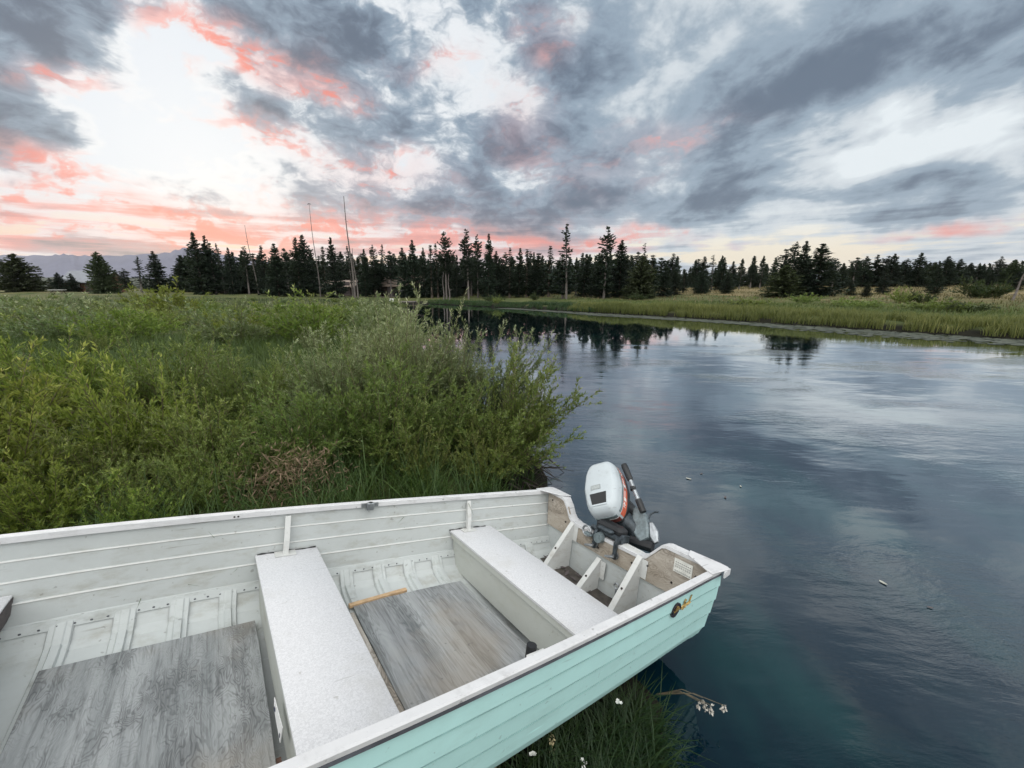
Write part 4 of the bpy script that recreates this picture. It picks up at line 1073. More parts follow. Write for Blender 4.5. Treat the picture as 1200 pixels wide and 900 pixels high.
# mid-distance willow flat running back along the left bank
MID = [plant_mesh('far_willow', *willow(101 + k, 1.15, .95, 46, 5, 34, .115, .030, bend=.35, tipbright=.7, bare=.1), [M['willow_s'], M['willow'], M['willow_y'], M['willow_s']][k]) for k in range(4)]
r = np.random.default_rng(21); spots = []
for tries in range(60000):
    Y = 9 + 33 * r.random() ** 1.1; X = r.uniform(-1.15 * Y - 4, -1.0)
    d_ = float(water_sd(np.array([[X, Y]]))[0])
    if d_ < .5: continue
    sp = 1.0 + Y * .060
    if all((X - a) ** 2 + (Y - b) ** 2 > sp * sp for a, b in spots) and all((X - q_[1]) ** 2 + (Y - q_[2]) ** 2 > .8 for q_ in near) and not (Y < 10.5 and X < -4.2):
        spots.append((X, Y))
    if len(spots) >= 190: break
for k, (X, Y) in enumerate(spots):
    top = CAM_H - (.036 * Y if Y < 24 else .86 + .022 * (Y - 24)) * (.52 + 1.0 * vnoise([(X, Y)], .30, 9)[0])
    z = gpos(X, Y)[2]; sc = float(np.clip((top - z) / 1.12, .38, 1.15)) * r.uniform(.84, 1.1)
    edge_ = float(water_sd(np.array([[X, Y]]))[0]) < 2.5
    put_plant('willow_bush', MID[(k * 5 + int(X)) % 4], (X, Y, z), r.uniform(0, 6.28), (sc * 1.25 if not edge_ else sc, sc * 1.25 if not edge_ else sc, sc),
              'low willow in the broad green willow flat running back to the tree line', 'willow', 'low willows of the flat along the left bank')
# one taller rounded bush standing up from the flat
put_plant('willow_bush', MID[2], gpos(-16.2, 19.5), 1.0, 1.55, 'taller rounded willow standing up from the flat, below the tallest left pines', 'willow')

# grass at the foot of the willows and along the bank
def outside_boat(P):
    q_ = np.c_[P, np.full(len(P), .4)] - BO; return ~((np.abs(q_ @ BT) < .86) & (q_ @ BL > -4.5) & (q_ @ BL < .2))
def outside_hull(P):
    q_ = np.c_[P, np.full(len(P), .1)] - BO; return ~((np.abs(q_ @ BT) < .62) & (q_ @ BL > -4.5) & (q_ @ BL < .03))
def scatter_grass(name, n, xr, yr, hr, w, mat, label, seed, dmin=.05, dmax=1e9, clump=.0, bend=(.5, 1.5), cond=None, azm=None, keepout=None):
    r = np.random.default_rng(seed)
    P = np.c_[r.uniform(*xr, n), r.uniform(*yr, n)]
    if clump:
        c = P[r.integers(0, max(2, n // 55), n)]; P = c + r.normal(0, clump, (n, 2))
    d_ = water_sd(P); k = (d_ > dmin) & (d_ < dmax) & (keepout or outside_boat)(P)
    if cond is not None: k &= cond(P)
    P = P[k]; n = len(P); z = ground_z(P)
    az_ = r.uniform(0, 6.283, n) if azm is None else azm(P, r)
    hh = r.uniform(*hr, n) * r.uniform(.7, 1.1, n)
    V, F, T = blades(np.c_[P, z - .01], az_, hh, w * r.uniform(.6, 1.3, n), r.uniform(*bend, n), np.clip(r.beta(2, 2.5, n) * .8 + (vnoise(P, 1.3, seed) - .5) * .3, 0, 1), r)
    return tag(obj(name, make_me(name, V, F, mat, attr=T)), label, 'grass', kind='stuff')
scatter_grass('bank_grass', 17000, (-5.5, .2), (1.4, 4.4), (.22, .52), .0070, M['grass'], 'long green bank grass at the foot of the willows behind the boat', 41, clump=.07, bend=(.4, 1.6))
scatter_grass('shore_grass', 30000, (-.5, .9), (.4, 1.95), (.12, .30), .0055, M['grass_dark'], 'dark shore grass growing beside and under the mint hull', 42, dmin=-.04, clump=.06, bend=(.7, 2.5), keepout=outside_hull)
scatter_grass('meadow_grass', 20000, (-45, -2), (8, 50), (.18, .40), .025, M['grass_dark'], 'rough green grass between the low willows', 43, dmin=.2)

def hull_foot(P):
    q_ = np.c_[P, np.full(len(P), .12)] - BO; t_ = q_ @ BT; s_ = q_ @ BL
    return (t_ < -.50) & (t_ > -.80) & (s_ < -.42) & (s_ > -3.0)
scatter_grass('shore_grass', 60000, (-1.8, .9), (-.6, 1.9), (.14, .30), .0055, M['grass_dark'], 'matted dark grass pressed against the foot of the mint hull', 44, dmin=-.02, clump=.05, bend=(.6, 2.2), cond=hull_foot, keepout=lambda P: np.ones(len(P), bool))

scatter_grass('gap_grass', 42000, (-17, -1.5), (5.2, 11.5), (.22, .55), .011, M['grass'], 'rank green grass filling the dip between the near willows and the flat', 45, dmin=.2, bend=(.4, 1.6), clump=.16)

# dead brown shrub patch
r = np.random.default_rng(8); n = 1500
rd = ray(345, 548); c = rd[:2] / rd[1] * 2.6; zc = CAM_H + rd[2] / rd[1] * 2.6
bs = np.c_[r.normal(c[0], .15, n), r.normal(c[1], .10, n), r.normal(zc - .03, .09, n)]
k_ = np.arange(n) % 3 == 0; bs[k_] += (-.28, -.06, -.16)
d_ = unit(r.normal(0, 1, (n, 3)) + np.array([0, 0, .2])); w_ = unit(np.cross(d_, r.normal(0, 1, (n, 3))))
V, F, T = rhombs(bs, d_, w_, r.uniform(.03, .075, n), r.uniform(.004, .009, n), r.random(n), .1)
dp = empty('dead_bush', (0, 0, 0)); tag(dp, 'patch of dead brown foliage caught among the green willows', 'dead bush')
n2 = 40; b2 = np.c_[r.normal(c[0], .08, n2), r.normal(c[1], .06, n2), np.full(n2, .25)]
P_, T_ = strands(b2, unit(np.c_[r.normal(0, .35, n2), r.normal(0, .3, n2), np.ones(n2)]), r.uniform(.25, .5, n2), r.uniform(0, .8, n2), 6, r)
V2, F2 = tube_strands(P_, np.full(n2, .004), np.full(n2, .0015))
obj('foliage', make_me('dead_foliage', V, F, M['dead'], attr=T), dp); obj('stem', make_me('dead_stems', V2, F2, M['stem']), dp)

# small white flowers and ripe seed heads in the shore grass
def flower(x, y, z, kind, lab, grp):
    P0 = np.array(on_z(x, y, z)); rr = np.random.default_rng(int(x + y))
    gz_ = float(ground_z([P0])[0]); gz_ = max(gz_, -.02)
    o = empty(kind, (P0[0], P0[1], gz_)); tag(o, lab, 'wildflower', grp)
    h = z - gz_; tip = np.array([0, 0, h])
    MB().tube([(-.03, .02, 0), (-.02, .012, h * .5), tip], [.0022, .0018, .0012], 5).build('stalk', M['grass_dark'], o)
    mb = MB()
    if kind == 'white_flower':
        for j in range(3):
            c_ = tip + rr.normal(0, .008, 3)
            for a_ in np.linspace(0, 6.283, 6)[:-1] + rr.random():
                u_ = np.array([math.cos(a_), math.sin(a_), .35]) * .008; s_ = np.array([-math.sin(a_), math.cos(a_), 0]) * .0035
                mb.put([c_, c_ + u_ * .6 + s_, c_ + u_, c_ + u_ * .6 - s_], [(0, 1, 2, 3)])
        mb.build('blossom', M['paper'], o)
    else:
        for j in range(26):
            c_ = tip + np.array([rr.normal(0, .006), rr.normal(0, .006), -rr.random() * .07]); u_ = unit(rr.normal(0, 1, 3)) * .013; s_ = unit(np.cross(u_, rr.normal(0, 1, 3))) * .004
            mb.put([c_, c_ + u_ * .5 + s_, c_ + u_, c_ + u_ * .5 - s_], [(0, 1, 2, 3)])
        mb.build('seed_head', M['straw'], o)
M['straw'] = plain('straw_seed', (.42, .35, .20), .7, 0, .2)
for x, y, z, lab in ((671, 834, .32, 'white flower nearest the mint hull in the shore grass'), (724, 824, .30, 'white flower farthest out in the shore grass'), (622, 886, .34, 'white flower lowest in the picture, close under the hull'), (686, 896, .25, 'white flower at the bottom edge of the shore grass')):
    flower(x, y, z, 'white_flower', lab, 'white flowers in the shore grass')
for x, y, z, lab in ((648, 862, .34, 'straw-coloured seed head beside the mint hull'), (581, 893, .36, 'straw-coloured seed head at the bottom edge by the hull')):
    flower(x, y, z, 'grass_seed_head', lab, 'ripe seed heads by the hull')
# pale withered blossoms hanging over the water at the end of the grass
wb = empty('withered_flowers', (.66, 1.50, .08)); tag(wb, 'sprig of pale withered blossoms drooping over the dark water', 'wildflower')
mb = MB(); ms_ = MB(); rr = np.random.default_rng(12); root = np.array([.66, 1.50, .08])
for x, y in ((818, 826), (826, 829), (833, 831), (848, 831), (823, 822)):
    P0 = np.append(on_z(x, y, .10), .10) - root
    ms_.tube([(0, 0, 0), P0 * .55 + np.array([0, 0, .05]), P0 + np.array([0, 0, .02])], [.002, .0016, .001], 5)
    for j in range(14):
        c_ = P0 + np.array([rr.normal(0, .004), rr.normal(0, .004), .02 - rr.random() * .035]); u_ = unit(rr.normal(0, 1, 3) + np.array([0, 0, -.8])) * .016; s_ = unit(np.cross(u_, rr.normal(0, 1, 3))) * .0045
        mb.put([c_, c_ + u_ * .5 + s_, c_ + u_, c_ + u_ * .5 - s_], [(0, 1, 2, 3)])
ms_.build('stalk', M['stem'], wb); mb.build('blossom', plain('withered_petal', (.45, .42, .38), .7, 0, .2), wb)

M['leaf_pale'] = plain('pale_dead_leaf', (.34, .34, .30), .6, 0, .25, 90)
# scraps floating on the river
for x, y, s_, pale, lab in ((1035, 683, .030, 1, 'pale leaf floating alone on the open dark water'), (807, 561, .036, 1, 'long pale leaf floating beyond the outboard motor'), (868, 570, .022, 1, 'small pale leaf floating right of the long one'),
                            (822, 555, .024, 0, 'dark scrap floating just behind the long pale leaf'), (850, 583, .026, 0, 'dark scrap floating nearer than the small pale leaf'), (1090, 712, .020, 0, 'tiny dark scrap floating at the right of the open water')):
    s_ *= .8; c_ = on_z(x, y, .004); a_ = x * .7; o = empty('floating_leaf', (c_[0], c_[1], .004), a_); tag(o, lab, 'leaf', 'scraps floating on the river')
    rows = [[(u * s_, w_ * s_ * .42 * math.sqrt(max(0, 1 - u * u)) , .001 + .05 * s_ * abs(w_) + .08 * s_ * u * u) for w_ in (-1, -.4, .4, 1)] for u in np.linspace(-1, 1, 9)]
    MB().loft(np.array(rows)).build('blade', M['leaf_pale'] if pale else M['brown_dark'], o, smooth=True)

# ------------------------------------------------------------------ far bank: sedge, pondweed, dry meadow
FAR = SHORE[np.where((SHORE[:, 1] < 49) & (SHORE[:, 0] > -13) & (np.arange(len(SHORE)) > 18))[0]]
def along_far(n, r, lo=0.0, hi=1.0):
    seg = np.linalg.norm(np.diff(FAR, axis=0), axis=1); cum = np.concatenate([[0], np.cumsum(seg)]) / seg.sum()
    u = r.uniform(lo, hi, n); return np.c_[np.interp(u, cum, FAR[:, 0]), np.interp(u, cum, FAR[:, 1])], np.c_[np.interp(u + .004, cum, FAR[:, 0]) - np.interp(u - .004, cum, FAR[:, 0]), np.interp(u + .004, cum, FAR[:, 1]) - np.interp(u - .004, cum, FAR[:, 1])]
def far_grass(name, n, lo, hi, d0, d1, hr, w, mat, label, seed, hvar=None):
    r = np.random.default_rng(seed); P, T = along_far(n, r, lo, hi); T = unit(T); N_ = np.c_[-T[:, 1], T[:, 0]]
    P = P + N_ * r.uniform(d0, d1, n)[:, None] * np.where((water_sd(P + N_ * .5) > 0), 1, -1)[:, None]
    k = (water_sd(P) > -.15) & (vnoise(P, 2.2, seed + 2) > .26); P = P[k]; n = len(P)
    h = r.uniform(*hr, n) * (.62 + .45 * vnoise(P, .55, seed) + .32 * vnoise(P, 2.6, seed + 1)); h *= np.where(P[:, 1] > 31, np.clip(1 - (P[:, 1] - 31) * .05, .45, 1), 1)
    V, F, T_ = blades(np.c_[P, np.maximum(ground_z(P), -.05) - .02], r.normal(.4, 1.2, n), h, w * r.uniform(.7, 1.3, n), r.uniform(.15, .9, n), np.clip(r.beta(2, 2.2, n) * .7 + (vnoise(P, .3, 2) - .5) * .5 + .1, 0, 1), r)
    return tag(obj(name, make_me(name, V, F, mat, attr=T_)), label, 'grass', kind='stuff')
M['back_grass'] = leaf_mat('green_sedge', (.030, .055, .014), (.11, .15, .04), (.17, .19, .06), .3, .55, .1)
far_grass('sedge_bed', 70000, .17, .86, 0, 2.6, (.38, .55), .026, M['reed'], 'tall yellow-green sedge lining the far bank', 61)
far_grass('dark_sedge', 15000, .0, .19, 0, 2.0, (.20, .45), .035, M['grass_dark'], 'short dark sedge on the far end of the river', 62)
far_grass('back_sedge', 42000, .10, .9, 2.4, 13.0, (.18, .36), .045, M['back_grass'], 'green sedge meadow behind the tall sedge', 63)
# dry bunch grass on the rising meadow
r = np.random.default_rng(64); n = 60000
P = np.c_[r.uniform(-12, 130, n), 22 + 95 * r.random(n) ** 1.2]; d_ = water_sd(P); k = (d_ > 11) & (P[:, 0] > -.35 * P[:, 1]) & (vnoise(P, .25, 4) > .28); P = P[k]; n = len(P)
V, F, T = blades(np.c_[P, ground_z(P) - .02], r.uniform(0, 6.28, n), r.uniform(.14, .32, n), .03 + P[:, 1] * .0006, r.uniform(.3, 1.2, n), np.clip(r.beta(2, 2, n) + (vnoise(P, .12, 7) - .5) * .8, 0, 1), r, 3)
tag(obj('dry_grass', make_me('dry_grass', V, F, M['dry'], attr=T)), 'dry tan bunch grass on the meadow rising to the trees', 'grass', kind='stuff')
# pondweed mat floating along the far bank
r = np.random.default_rng(65); n = 15000; P, T = along_far(n, r, .12, .88); T = unit(T); N_ = np.c_[-T[:, 1], T[:, 0]]
N_ *= np.where(water_sd(P + N_ * .5) > 0, -1, 1)[:, None]
off = np.abs(r.normal(0, 1.0, n)) * 1.15 + r.uniform(0, 1.2, n); lim = .9 + 2.6 * vnoise(P * np.array([1, 1]), .22, 3)
k = off < lim; P = P[k] + N_[k] * off[k][:, None]; n = len(P)
a_ = np.linspace(0, 6.283, 6)[None, :-1] + r.uniform(0, 6.28, (n, 1)); rad = r.uniform(.04, .15, (n, 1)) * r.uniform(.6, 1.2, (n, 5))
V = np.stack([P[:, 0:1] + np.cos(a_) * rad * 1.5, P[:, 1:2] + np.sin(a_) * rad, np.broadcast_to(r.uniform(.004, .012, (n, 1)), (n, 5))], -1).reshape(-1, 3)
F = np.arange(5 * n).reshape(n, 5)
M['weed'] = leaf_mat('pondweed', (.035, .045, .032), (.12, .13, .10), None, 0, .55, .1)
tag(obj('pondweed', make_me('pondweed', V, F, M['weed'], attr=np.repeat(r.random(n), 5))), 'grey-green pondweed mat floating along the far bank', 'pondweed', kind='stuff')

# ------------------------------------------------------------------ conifers
def conifer(seed, h=10, rad=2.0, start=.06, prof='spruce', dens=1.0, card=.24):
    r = np.random.default_rng(seed); P, D_, L_, T_ = [], [], [], []
    z = h * start; lean = r.normal(0, .012, 2)
    bulge = r.uniform(0, 6.28)
    while z < h * .995:
        u = z / h; v = (u - start) / (1 - start)
        if prof == 'spruce': rr = rad * (1 - v) ** .80 * (.55 + .45 * min(1, v * 6 + .25)) * (1 + .16 * math.sin(v * 23 + bulge))
        elif prof == 'pine': rr = rad * (1 - v) ** .55 * (.45 + .55 * math.sin(min(1, v * 2.2 + .1) * 1.57)) * (1 + .30 * math.sin(v * 17 + bulge))
        elif prof == 'bushy': rr = rad * (1 - v ** 1.6) ** .8 * (.75 + .25 * min(1, v * 5)) * (1 + .13 * math.sin(v * 15 + bulge))
        elif prof == 'tuft': rr = rad * (.55 + .5 * math.sin(v * 8 + bulge)) * (1.05 - v) ** .35 * (.5 if v < .2 else 1)
        else: rr = rad * (1 - v) ** .5 * (.25 + .75 * abs(math.sin(v * 11 + bulge)))     # sparse
        nb = max(4, int((6 + 7 * rr / max(rad, .1)) * dens))
        for b in range(nb):
            a = r.uniform(0, 6.283); bl = max(.10, rr * r.uniform(.55, 1.18))
            rise = (.35 - .75 * (1 - v)) * r.uniform(.5, 1.3) if prof != 'pine' else r.uniform(-.15, .5)
            nc = max(3, int(bl / card * 4.2 * min(1, dens + .2)))
            s = (np.arange(nc) + r.uniform(0, 1, nc)) / nc
            s = s ** .8
            p = np.c_[np.cos(a) * bl * s, np.sin(a) * bl * s, z + bl * (rise * s + .22 * s ** 2) + r.normal(0, .04, nc)]
            p[:, :2] += lean * z
            d = unit(np.c_[np.full(nc, math.cos(a)), np.full(nc, math.sin(a)), np.full(nc, rise)] + r.normal(0, .75, (nc, 3)))
            P.append(p); D_.append(d); L_.append(card * r.uniform(.8, 1.7, nc)); T_.append(np.clip(r.beta(2, 2, nc) * .7 + .3 * s, 0, 1))
        z += h * r.uniform(.014, .030) * (1 if dens >= .8 else 1.35)
    P = np.concatenate(P); D_ = np.concatenate(D_); L_ = np.concatenate(L_); T_ = np.concatenate(T_); n = len(P)
    W_ = unit(np.cross(D_, unit(r.normal(0, 1, (n, 3)) + np.array([0, 0, .8]))))
    V, F, T = rhombs(P - D_ * (L_ * .35)[:, None], D_, W_, L_, L_ * .55, T_, .15)
    k = np.linspace(0, 1, 8); pts = np.c_[lean[0] * k * h, lean[1] * k * h, k * h * .985 - .15 * (k == 0)]
    V2, F2 = tube_strands(pts[None], np.array([h * .0125 + .03]), np.array([.015]), 6)
    return (V, F, T), (V2, F2)
CON = {}
def cone(key, *a, mat='needle', bark='bark', **kw):
    leaf, tr = conifer(*a, **kw); CON.setdefault(key, []).append((make_me(key + '_crown', *leaf[:2], M[mat], attr=leaf[2]), make_me(key + '_trunk', *tr, M[bark])))
for k in range(4): cone('spruce', 201 + k, 10, 1.75 + .2 * k, .05, prof='spruce', dens=.95)
for k in range(4): cone('pine', 211 + k, 10, 1.35 + .15 * k, [.12, .28, .40, .2][k], prof='pine', dens=.78, bark='bark_pale')
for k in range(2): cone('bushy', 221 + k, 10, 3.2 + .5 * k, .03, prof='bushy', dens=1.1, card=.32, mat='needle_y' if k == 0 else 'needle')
for k in range(2): cone('tuft', 231 + k, 10, .95, .62, prof='tuft', dens=.7, bark='bark_pale')
for k in range(2): cone('sparse', 241 + k, 10, 1.05, .30, prof='sparse', dens=.55, bark='bark_pale')
for k in range(2): cone('thin', 251 + k, 10, .85, .10, prof='spruce', dens=.75)
tree_r = np.random.default_rng(300)
def tree(kind, x, top, Y, wpx=None, label=None, group=None, var=None, base_z=None):
    X = at_dist(x, Y); z = float(ground_z([(X, Y)])[0]); h = max(1.0, z_at(top, Y) - z)
    ms = CON[kind]; ms = ms[(int(x * 7) if var is None else var) % len(ms)]
    sx = h / 10
    if wpx:
        w0 = max(abs(v.co[0]) for v in ms[0].vertices) * 2 if 'w' not in ms[0] else ms[0]['w']
        ms[0]['w'] = w0
        sx = (wpx / F_PX * Y * .97) / (w0 * .86)
    o = empty('pine_tree', (X, Y, z - .05), tree_r.uniform(0, 6.28), (sx, sx, h / 10)); tag(o, label, 'tree', group)
    obj('crown', ms[0], o); obj('trunk', ms[1], o)
    return o
GL, GC, GR = 'pines standing behind the left willow flat', 'pines in the tree line across the end of the river', 'pines in the wood above the right-hand meadow'
LL, LC, LR = 'dark pine lost among its like behind the left willow flat', 'dark pine lost among its like in the tree line across the end of the river', 'dark pine lost among its like in the wood above the dry right-hand meadow'
main = [('pine', 8, 303, 74, 16), ('bushy', 26, 297, 72, 44, 'broad round-topped pine at the far left of the tree line'), ('spruce', 70, 319, 80, 18), ('spruce', 84, 320, 80, 20), ('bushy', 122, 295, 66, 30, 'stout pine standing alone right of the grey-roofed cabin'),
        ('pine', 148, 314, 80, 17), ('sparse', 165, 300, 78, 14), ('spruce', 186, 294, 70, 27, 'dense pine with a forked top between the cabin and the tallest left group'), ('bushy', 213, 312, 74, 24), ('spruce', 237, 272, 62, 34, 'tallest pine of the left group, broad and ragged'), ('spruce', 247, 275, 63, 28),
        ('pine', 252, 284, 63, 24), ('sparse', 263, 285, 66, 12), ('spruce', 273, 290, 62, 20), ('pine', 291, 288, 62, 20), ('spruce', 312, 287, 60, 24), ('spruce', 326, 285, 58, 30), ('pine', 338, 290, 62, 18), ('spruce', 351, 278, 58, 30), ('spruce', 361, 275, 59, 36),
        ('thin', 382, 287, 62, 14), ('spruce', 393, 278, 56, 26, 'dense pointed pine between the thin pole and the tall dead trunk'), ('sparse', 413, 288, 62, 14), ('spruce', 428, 291, 60, 20), ('pine', 441, 287, 60, 18), ('sparse', 449, 286, 62, 12), ('pine', 458, 293, 60, 20), ('spruce', 474, 290, 58, 24),
        ('spruce', 486, 281, 58, 24), ('spruce', 498, 290, 58, 16), ('thin', 506, 285, 57, 16), ('thin', 513, 284, 57, 16), ('pine', 523, 270, 54, 22, 'tall thin-crowned pine with a bare pale lower trunk', 2), ('spruce', 535, 298, 58, 20), ('pine', 549, 268, 53, 24, 'tall pine with a clumped top and long bare trunk', 1), ('pine', 560, 274, 56, 18), ('spruce', 572, 273, 55, 24),
        ('spruce', 582, 294, 57, 22), ('thin', 597, 289, 56, 16), ('spruce', 608, 290, 56, 24), ('thin', 617, 291, 55, 18), ('spruce', 624, 295, 56, 18), ('spruce', 630, 300, 55, 22), ('thin', 643, 287, 54, 22), ('sparse', 664, 262, 48, 20, 'tall pine with a bare open top rising well above its neighbours', 1), ('pine', 660, 298, 49, 34), ('spruce', 684, 297, 52, 30), ('spruce', 697, 300, 53, 20),
        ('pine', 708, 264, 48, 26, 'tall pine with a dense rounded tuft at its top', 0), ('spruce', 704, 298, 49, 32), ('spruce', 726, 281, 50, 34), ('sparse', 735, 298, 52, 18), ('bushy', 750, 300, 46, 38, 'broad low pine standing forward on the far bank'), ('sparse', 754, 284, 48, 14), ('thin', 762, 297, 50, 20), ('spruce', 778, 309, 52, 22), ('spruce', 790, 317, 56, 18), ('thin', 801, 315, 60, 14),
        ('pine', 815, 303, 64, 22), ('spruce', 823, 300, 62, 26), ('sparse', 834, 298, 66, 14), ('spruce', 844, 301, 64, 22), ('spruce', 852, 315, 58, 18), ('spruce', 857, 306, 66, 20), ('sparse', 866, 314, 70, 14), ('pine', 879, 309, 74, 16), ('sparse', 890, 312, 74, 12),
        ('pine', 914, 291, 44, 26, 'leftmost pine of the dark clump standing forward on the right-hand meadow', 0), ('pine', 927, 283, 45, 24, 'middle pine of the dark clump, with a see-through top', 3), ('spruce', 938, 282, 45, 28, 'tallest pine of the dark clump on the right-hand meadow'), ('bushy', 918, 310, 43, 44, 'low spreading pine filling the foot of the dark clump'), ('spruce', 958, 285, 43, 50, 'broad heavy pine at the right end of the dark clump'), ('spruce', 944, 308, 43, 34),
        ('pine', 975, 302, 66, 18), ('spruce', 985, 308, 68, 20), ('pine', 998, 301, 70, 20), ('spruce', 1010, 300, 72, 24), ('spruce', 1023, 298, 72, 24), ('pine', 1034, 299, 72, 20), ('spruce', 1042, 297, 70, 24), ('pine', 1057, 303, 72, 22), ('spruce', 1073, 296, 70, 30), ('bushy', 1090, 307, 74, 26), ('spruce', 1105, 300, 72, 30), ('spruce', 1120, 303, 74, 26), ('spruce', 1133, 311, 78, 16), ('pine', 1142, 309, 78, 14), ('spruce', 1153, 313, 78, 14),
        ('pine', 1166, 300, 84, 14, 'pale pine top rising behind the right-hand wood', 1), ('spruce', 1172, 309, 76, 28), ('bushy', 1182, 304, 74, 24), ('spruce', 1196, 312, 72, 24), ('spruce', 1212, 306, 74, 30), ('pine', 1230, 300, 74, 30),
        ('spruce', 998, 327, 44, 12, 'smallest young pine standing alone on the dry meadow'), ('spruce', 1016, 330, 38, 14, 'young pine standing alone on the dry meadow, nearest the sedge'), ('spruce', 1035, 313, 50, 18, 'pointed pine standing forward of the right-hand wood'), ('spruce', 1096, 309, 46, 20, 'dark pine alone in the middle of the dry right-hand meadow'),
        ('spruce', 1156, 316, 56, 18, 'dark pine on the meadow left of the leaning bare trunk'), ('spruce', 1190, 317, 54, 16), ('spruce', 822, 318, 54, 18, 'young pine standing forward left on the dry meadow'), ('spruce', 851, 319, 52, 15, 'small young pine right of the other forward pine on the meadow')]
def grp(x): return (LL, GL) if x < 440 else (LC, GC) if x < 800 else (LR, GR)
for it in main:
    kd, x, top, Y, wp = it[:5]; lab = it[5] if len(it) > 5 else None; var = it[6] if len(it) > 6 else None
    L0, G0 = grp(x); tree(kd, x, top, Y, wp * 1.08, lab or L0, G0, var)
r = np.random.default_rng(301)
def fill(x0, x1, step, t0, t1, Y0, Y1, wr, kinds=('spruce', 'spruce', 'thin', 'pine')):
    x = x0
    while x < x1:
        L0, G0 = grp(x); Y = r.uniform(Y0, Y1)
        tree(kinds[r.integers(len(kinds))], x, r.uniform(t0, t1), Y, r.uniform(*wr), L0, G0)
        x += step * r.uniform(.6, 1.4)
fill(218, 440, 6.0, 292, 312, 66, 78, (22, 34)); fill(440, 790, 5.6, 294, 312, 60, 72, (20, 32)); fill(770, 910, 8.0, 312, 324, 80, 100, (14, 22)); fill(966, 1240, 7.0, 306, 318, 82, 100, (16, 26))
fill(-40, 215, 15, 320, 331, 88, 120, (14, 24))

# far wood closing the view behind the trunks
def wood(name, x0, x1, Y0, Y1, top, n, seed, label):
    r = np.random.default_rng(seed); leaf, _ = conifer(seed, 10, 2.2, .02, prof='spruce', dens=.6, card=.55); V0, F0, T0 = leaf
    Vs, Fs, Ts = [], [], []
    for k in range(n):
        Y = r.uniform(Y0, Y1); X = at_dist(r.uniform(x0, x1), Y); z = float(ground_z([(X, Y)])[0]); h = (z_at(r.uniform(*top), Y) - z)
        a = r.uniform(0, 6.28); R_ = np.array([[math.cos(a), -math.sin(a)], [math.sin(a), math.cos(a)]]); V = V0 * (h / 10); V = np.c_[V[:, :2] @ R_ * 1.15, V[:, 2]] + (X, Y, z); Vs.append(V); Fs.append(F0 + k * len(V0)); Ts.append(T0)
    return tag(obj(name, make_me(name, np.concatenate(Vs), np.concatenate(Fs), M['needle'], attr=np.concatenate(Ts))), label, 'wood', kind='stuff')
wood('far_wood', 200, 920, 88, 120, (300, 316), 120, 401, 'dense far pine wood closing the view behind the tree line')
wood('far_wood', 960, 1300, 108, 140, (306, 318), 70, 402, 'dense far pine wood behind the right-hand meadow')
wood('far_wood', -120, 230, 160, 300, (322, 331), 60, 403, 'hazy low pine wood on the rise at the far left')

# dead standing trunks
def snag(x, top, base_y, Y, lean_px, r0, nb, label, pts_extra=None, tuft=False):
    X = at_dist(x, Y); z = float(ground_z([(X, Y)])[0]); h = z_at(top, Y) - z; rr = np.random.default_rng(int(x))
    o = empty('dead_tree', (X, Y, z - .1)); tag(o, label, 'dead tree')
    lx = lean_px / F_PX * Y
    k = np.linspace(0, 1, 9); P = np.c_[lx * k + .06 * np.sin(k * 7), .05 * np.sin(k * 5), k * h]
    MB().tube(P, np.linspace(r0 * .8, r0 * .2, 9), 8).build('trunk', M['bark_pale'], o, smooth=True)
    if nb:
        for j in range(nb):
            f = rr.uniform(.12, .98); c = np.array([np.interp(f, k, P[:, 0]), np.interp(f, k, P[:, 1]), f * h]); a = rr.uniform(0, 6.28); l_ = rr.uniform(.25, .9) * (1.2 - f)
            d = np.array([math.cos(a), math.sin(a), rr.uniform(-.3, .2)])
            MB().tube([c, c + d * l_ * .6, c + d * l_ + np.array([0, 0, rr.uniform(-.12, .1)])], [.022, .016, .006], 4).build('branch', M['bark_pale'], o)
    if tuft:
        MB().tube([(lx - .22, 0, h - .05), (lx, 0, h + .03), (lx + .22, .05, h - .02)], [.03, .06, .03], 6).build('broken_top', M['bark_pale'], o)
    return o
snag(415, 229, 346, 55, -3, .17, 26, 'tall dead trunk with short broken branches, highest above the left trees')
snag(418.5, 290, 346, 54, -2, .13, 8, 'shorter dead trunk standing close beside the tallest dead trunk')
snag(374.5, 238, 345, 57, -2, .10, 3, 'thin bare pole-like trunk with a small knob at its top', tuft=True)
snag(302, 263, 345, 60, -5, .10, 6, 'thin dead trunk leaning left out of the left pines')
snag(1190.5, 304, 354, 30, 9, .10, 7, 'leaning bare trunk at the right edge of the picture')
snag(526, 320, 348, 47, 0, .11, 2, 'pale bare trunk in front of the tree line, right of the dark cabin')
snag(519, 318, 348, 47.5, 1, .09, 2, 'thinner pale bare trunk just left of its pale neighbour')

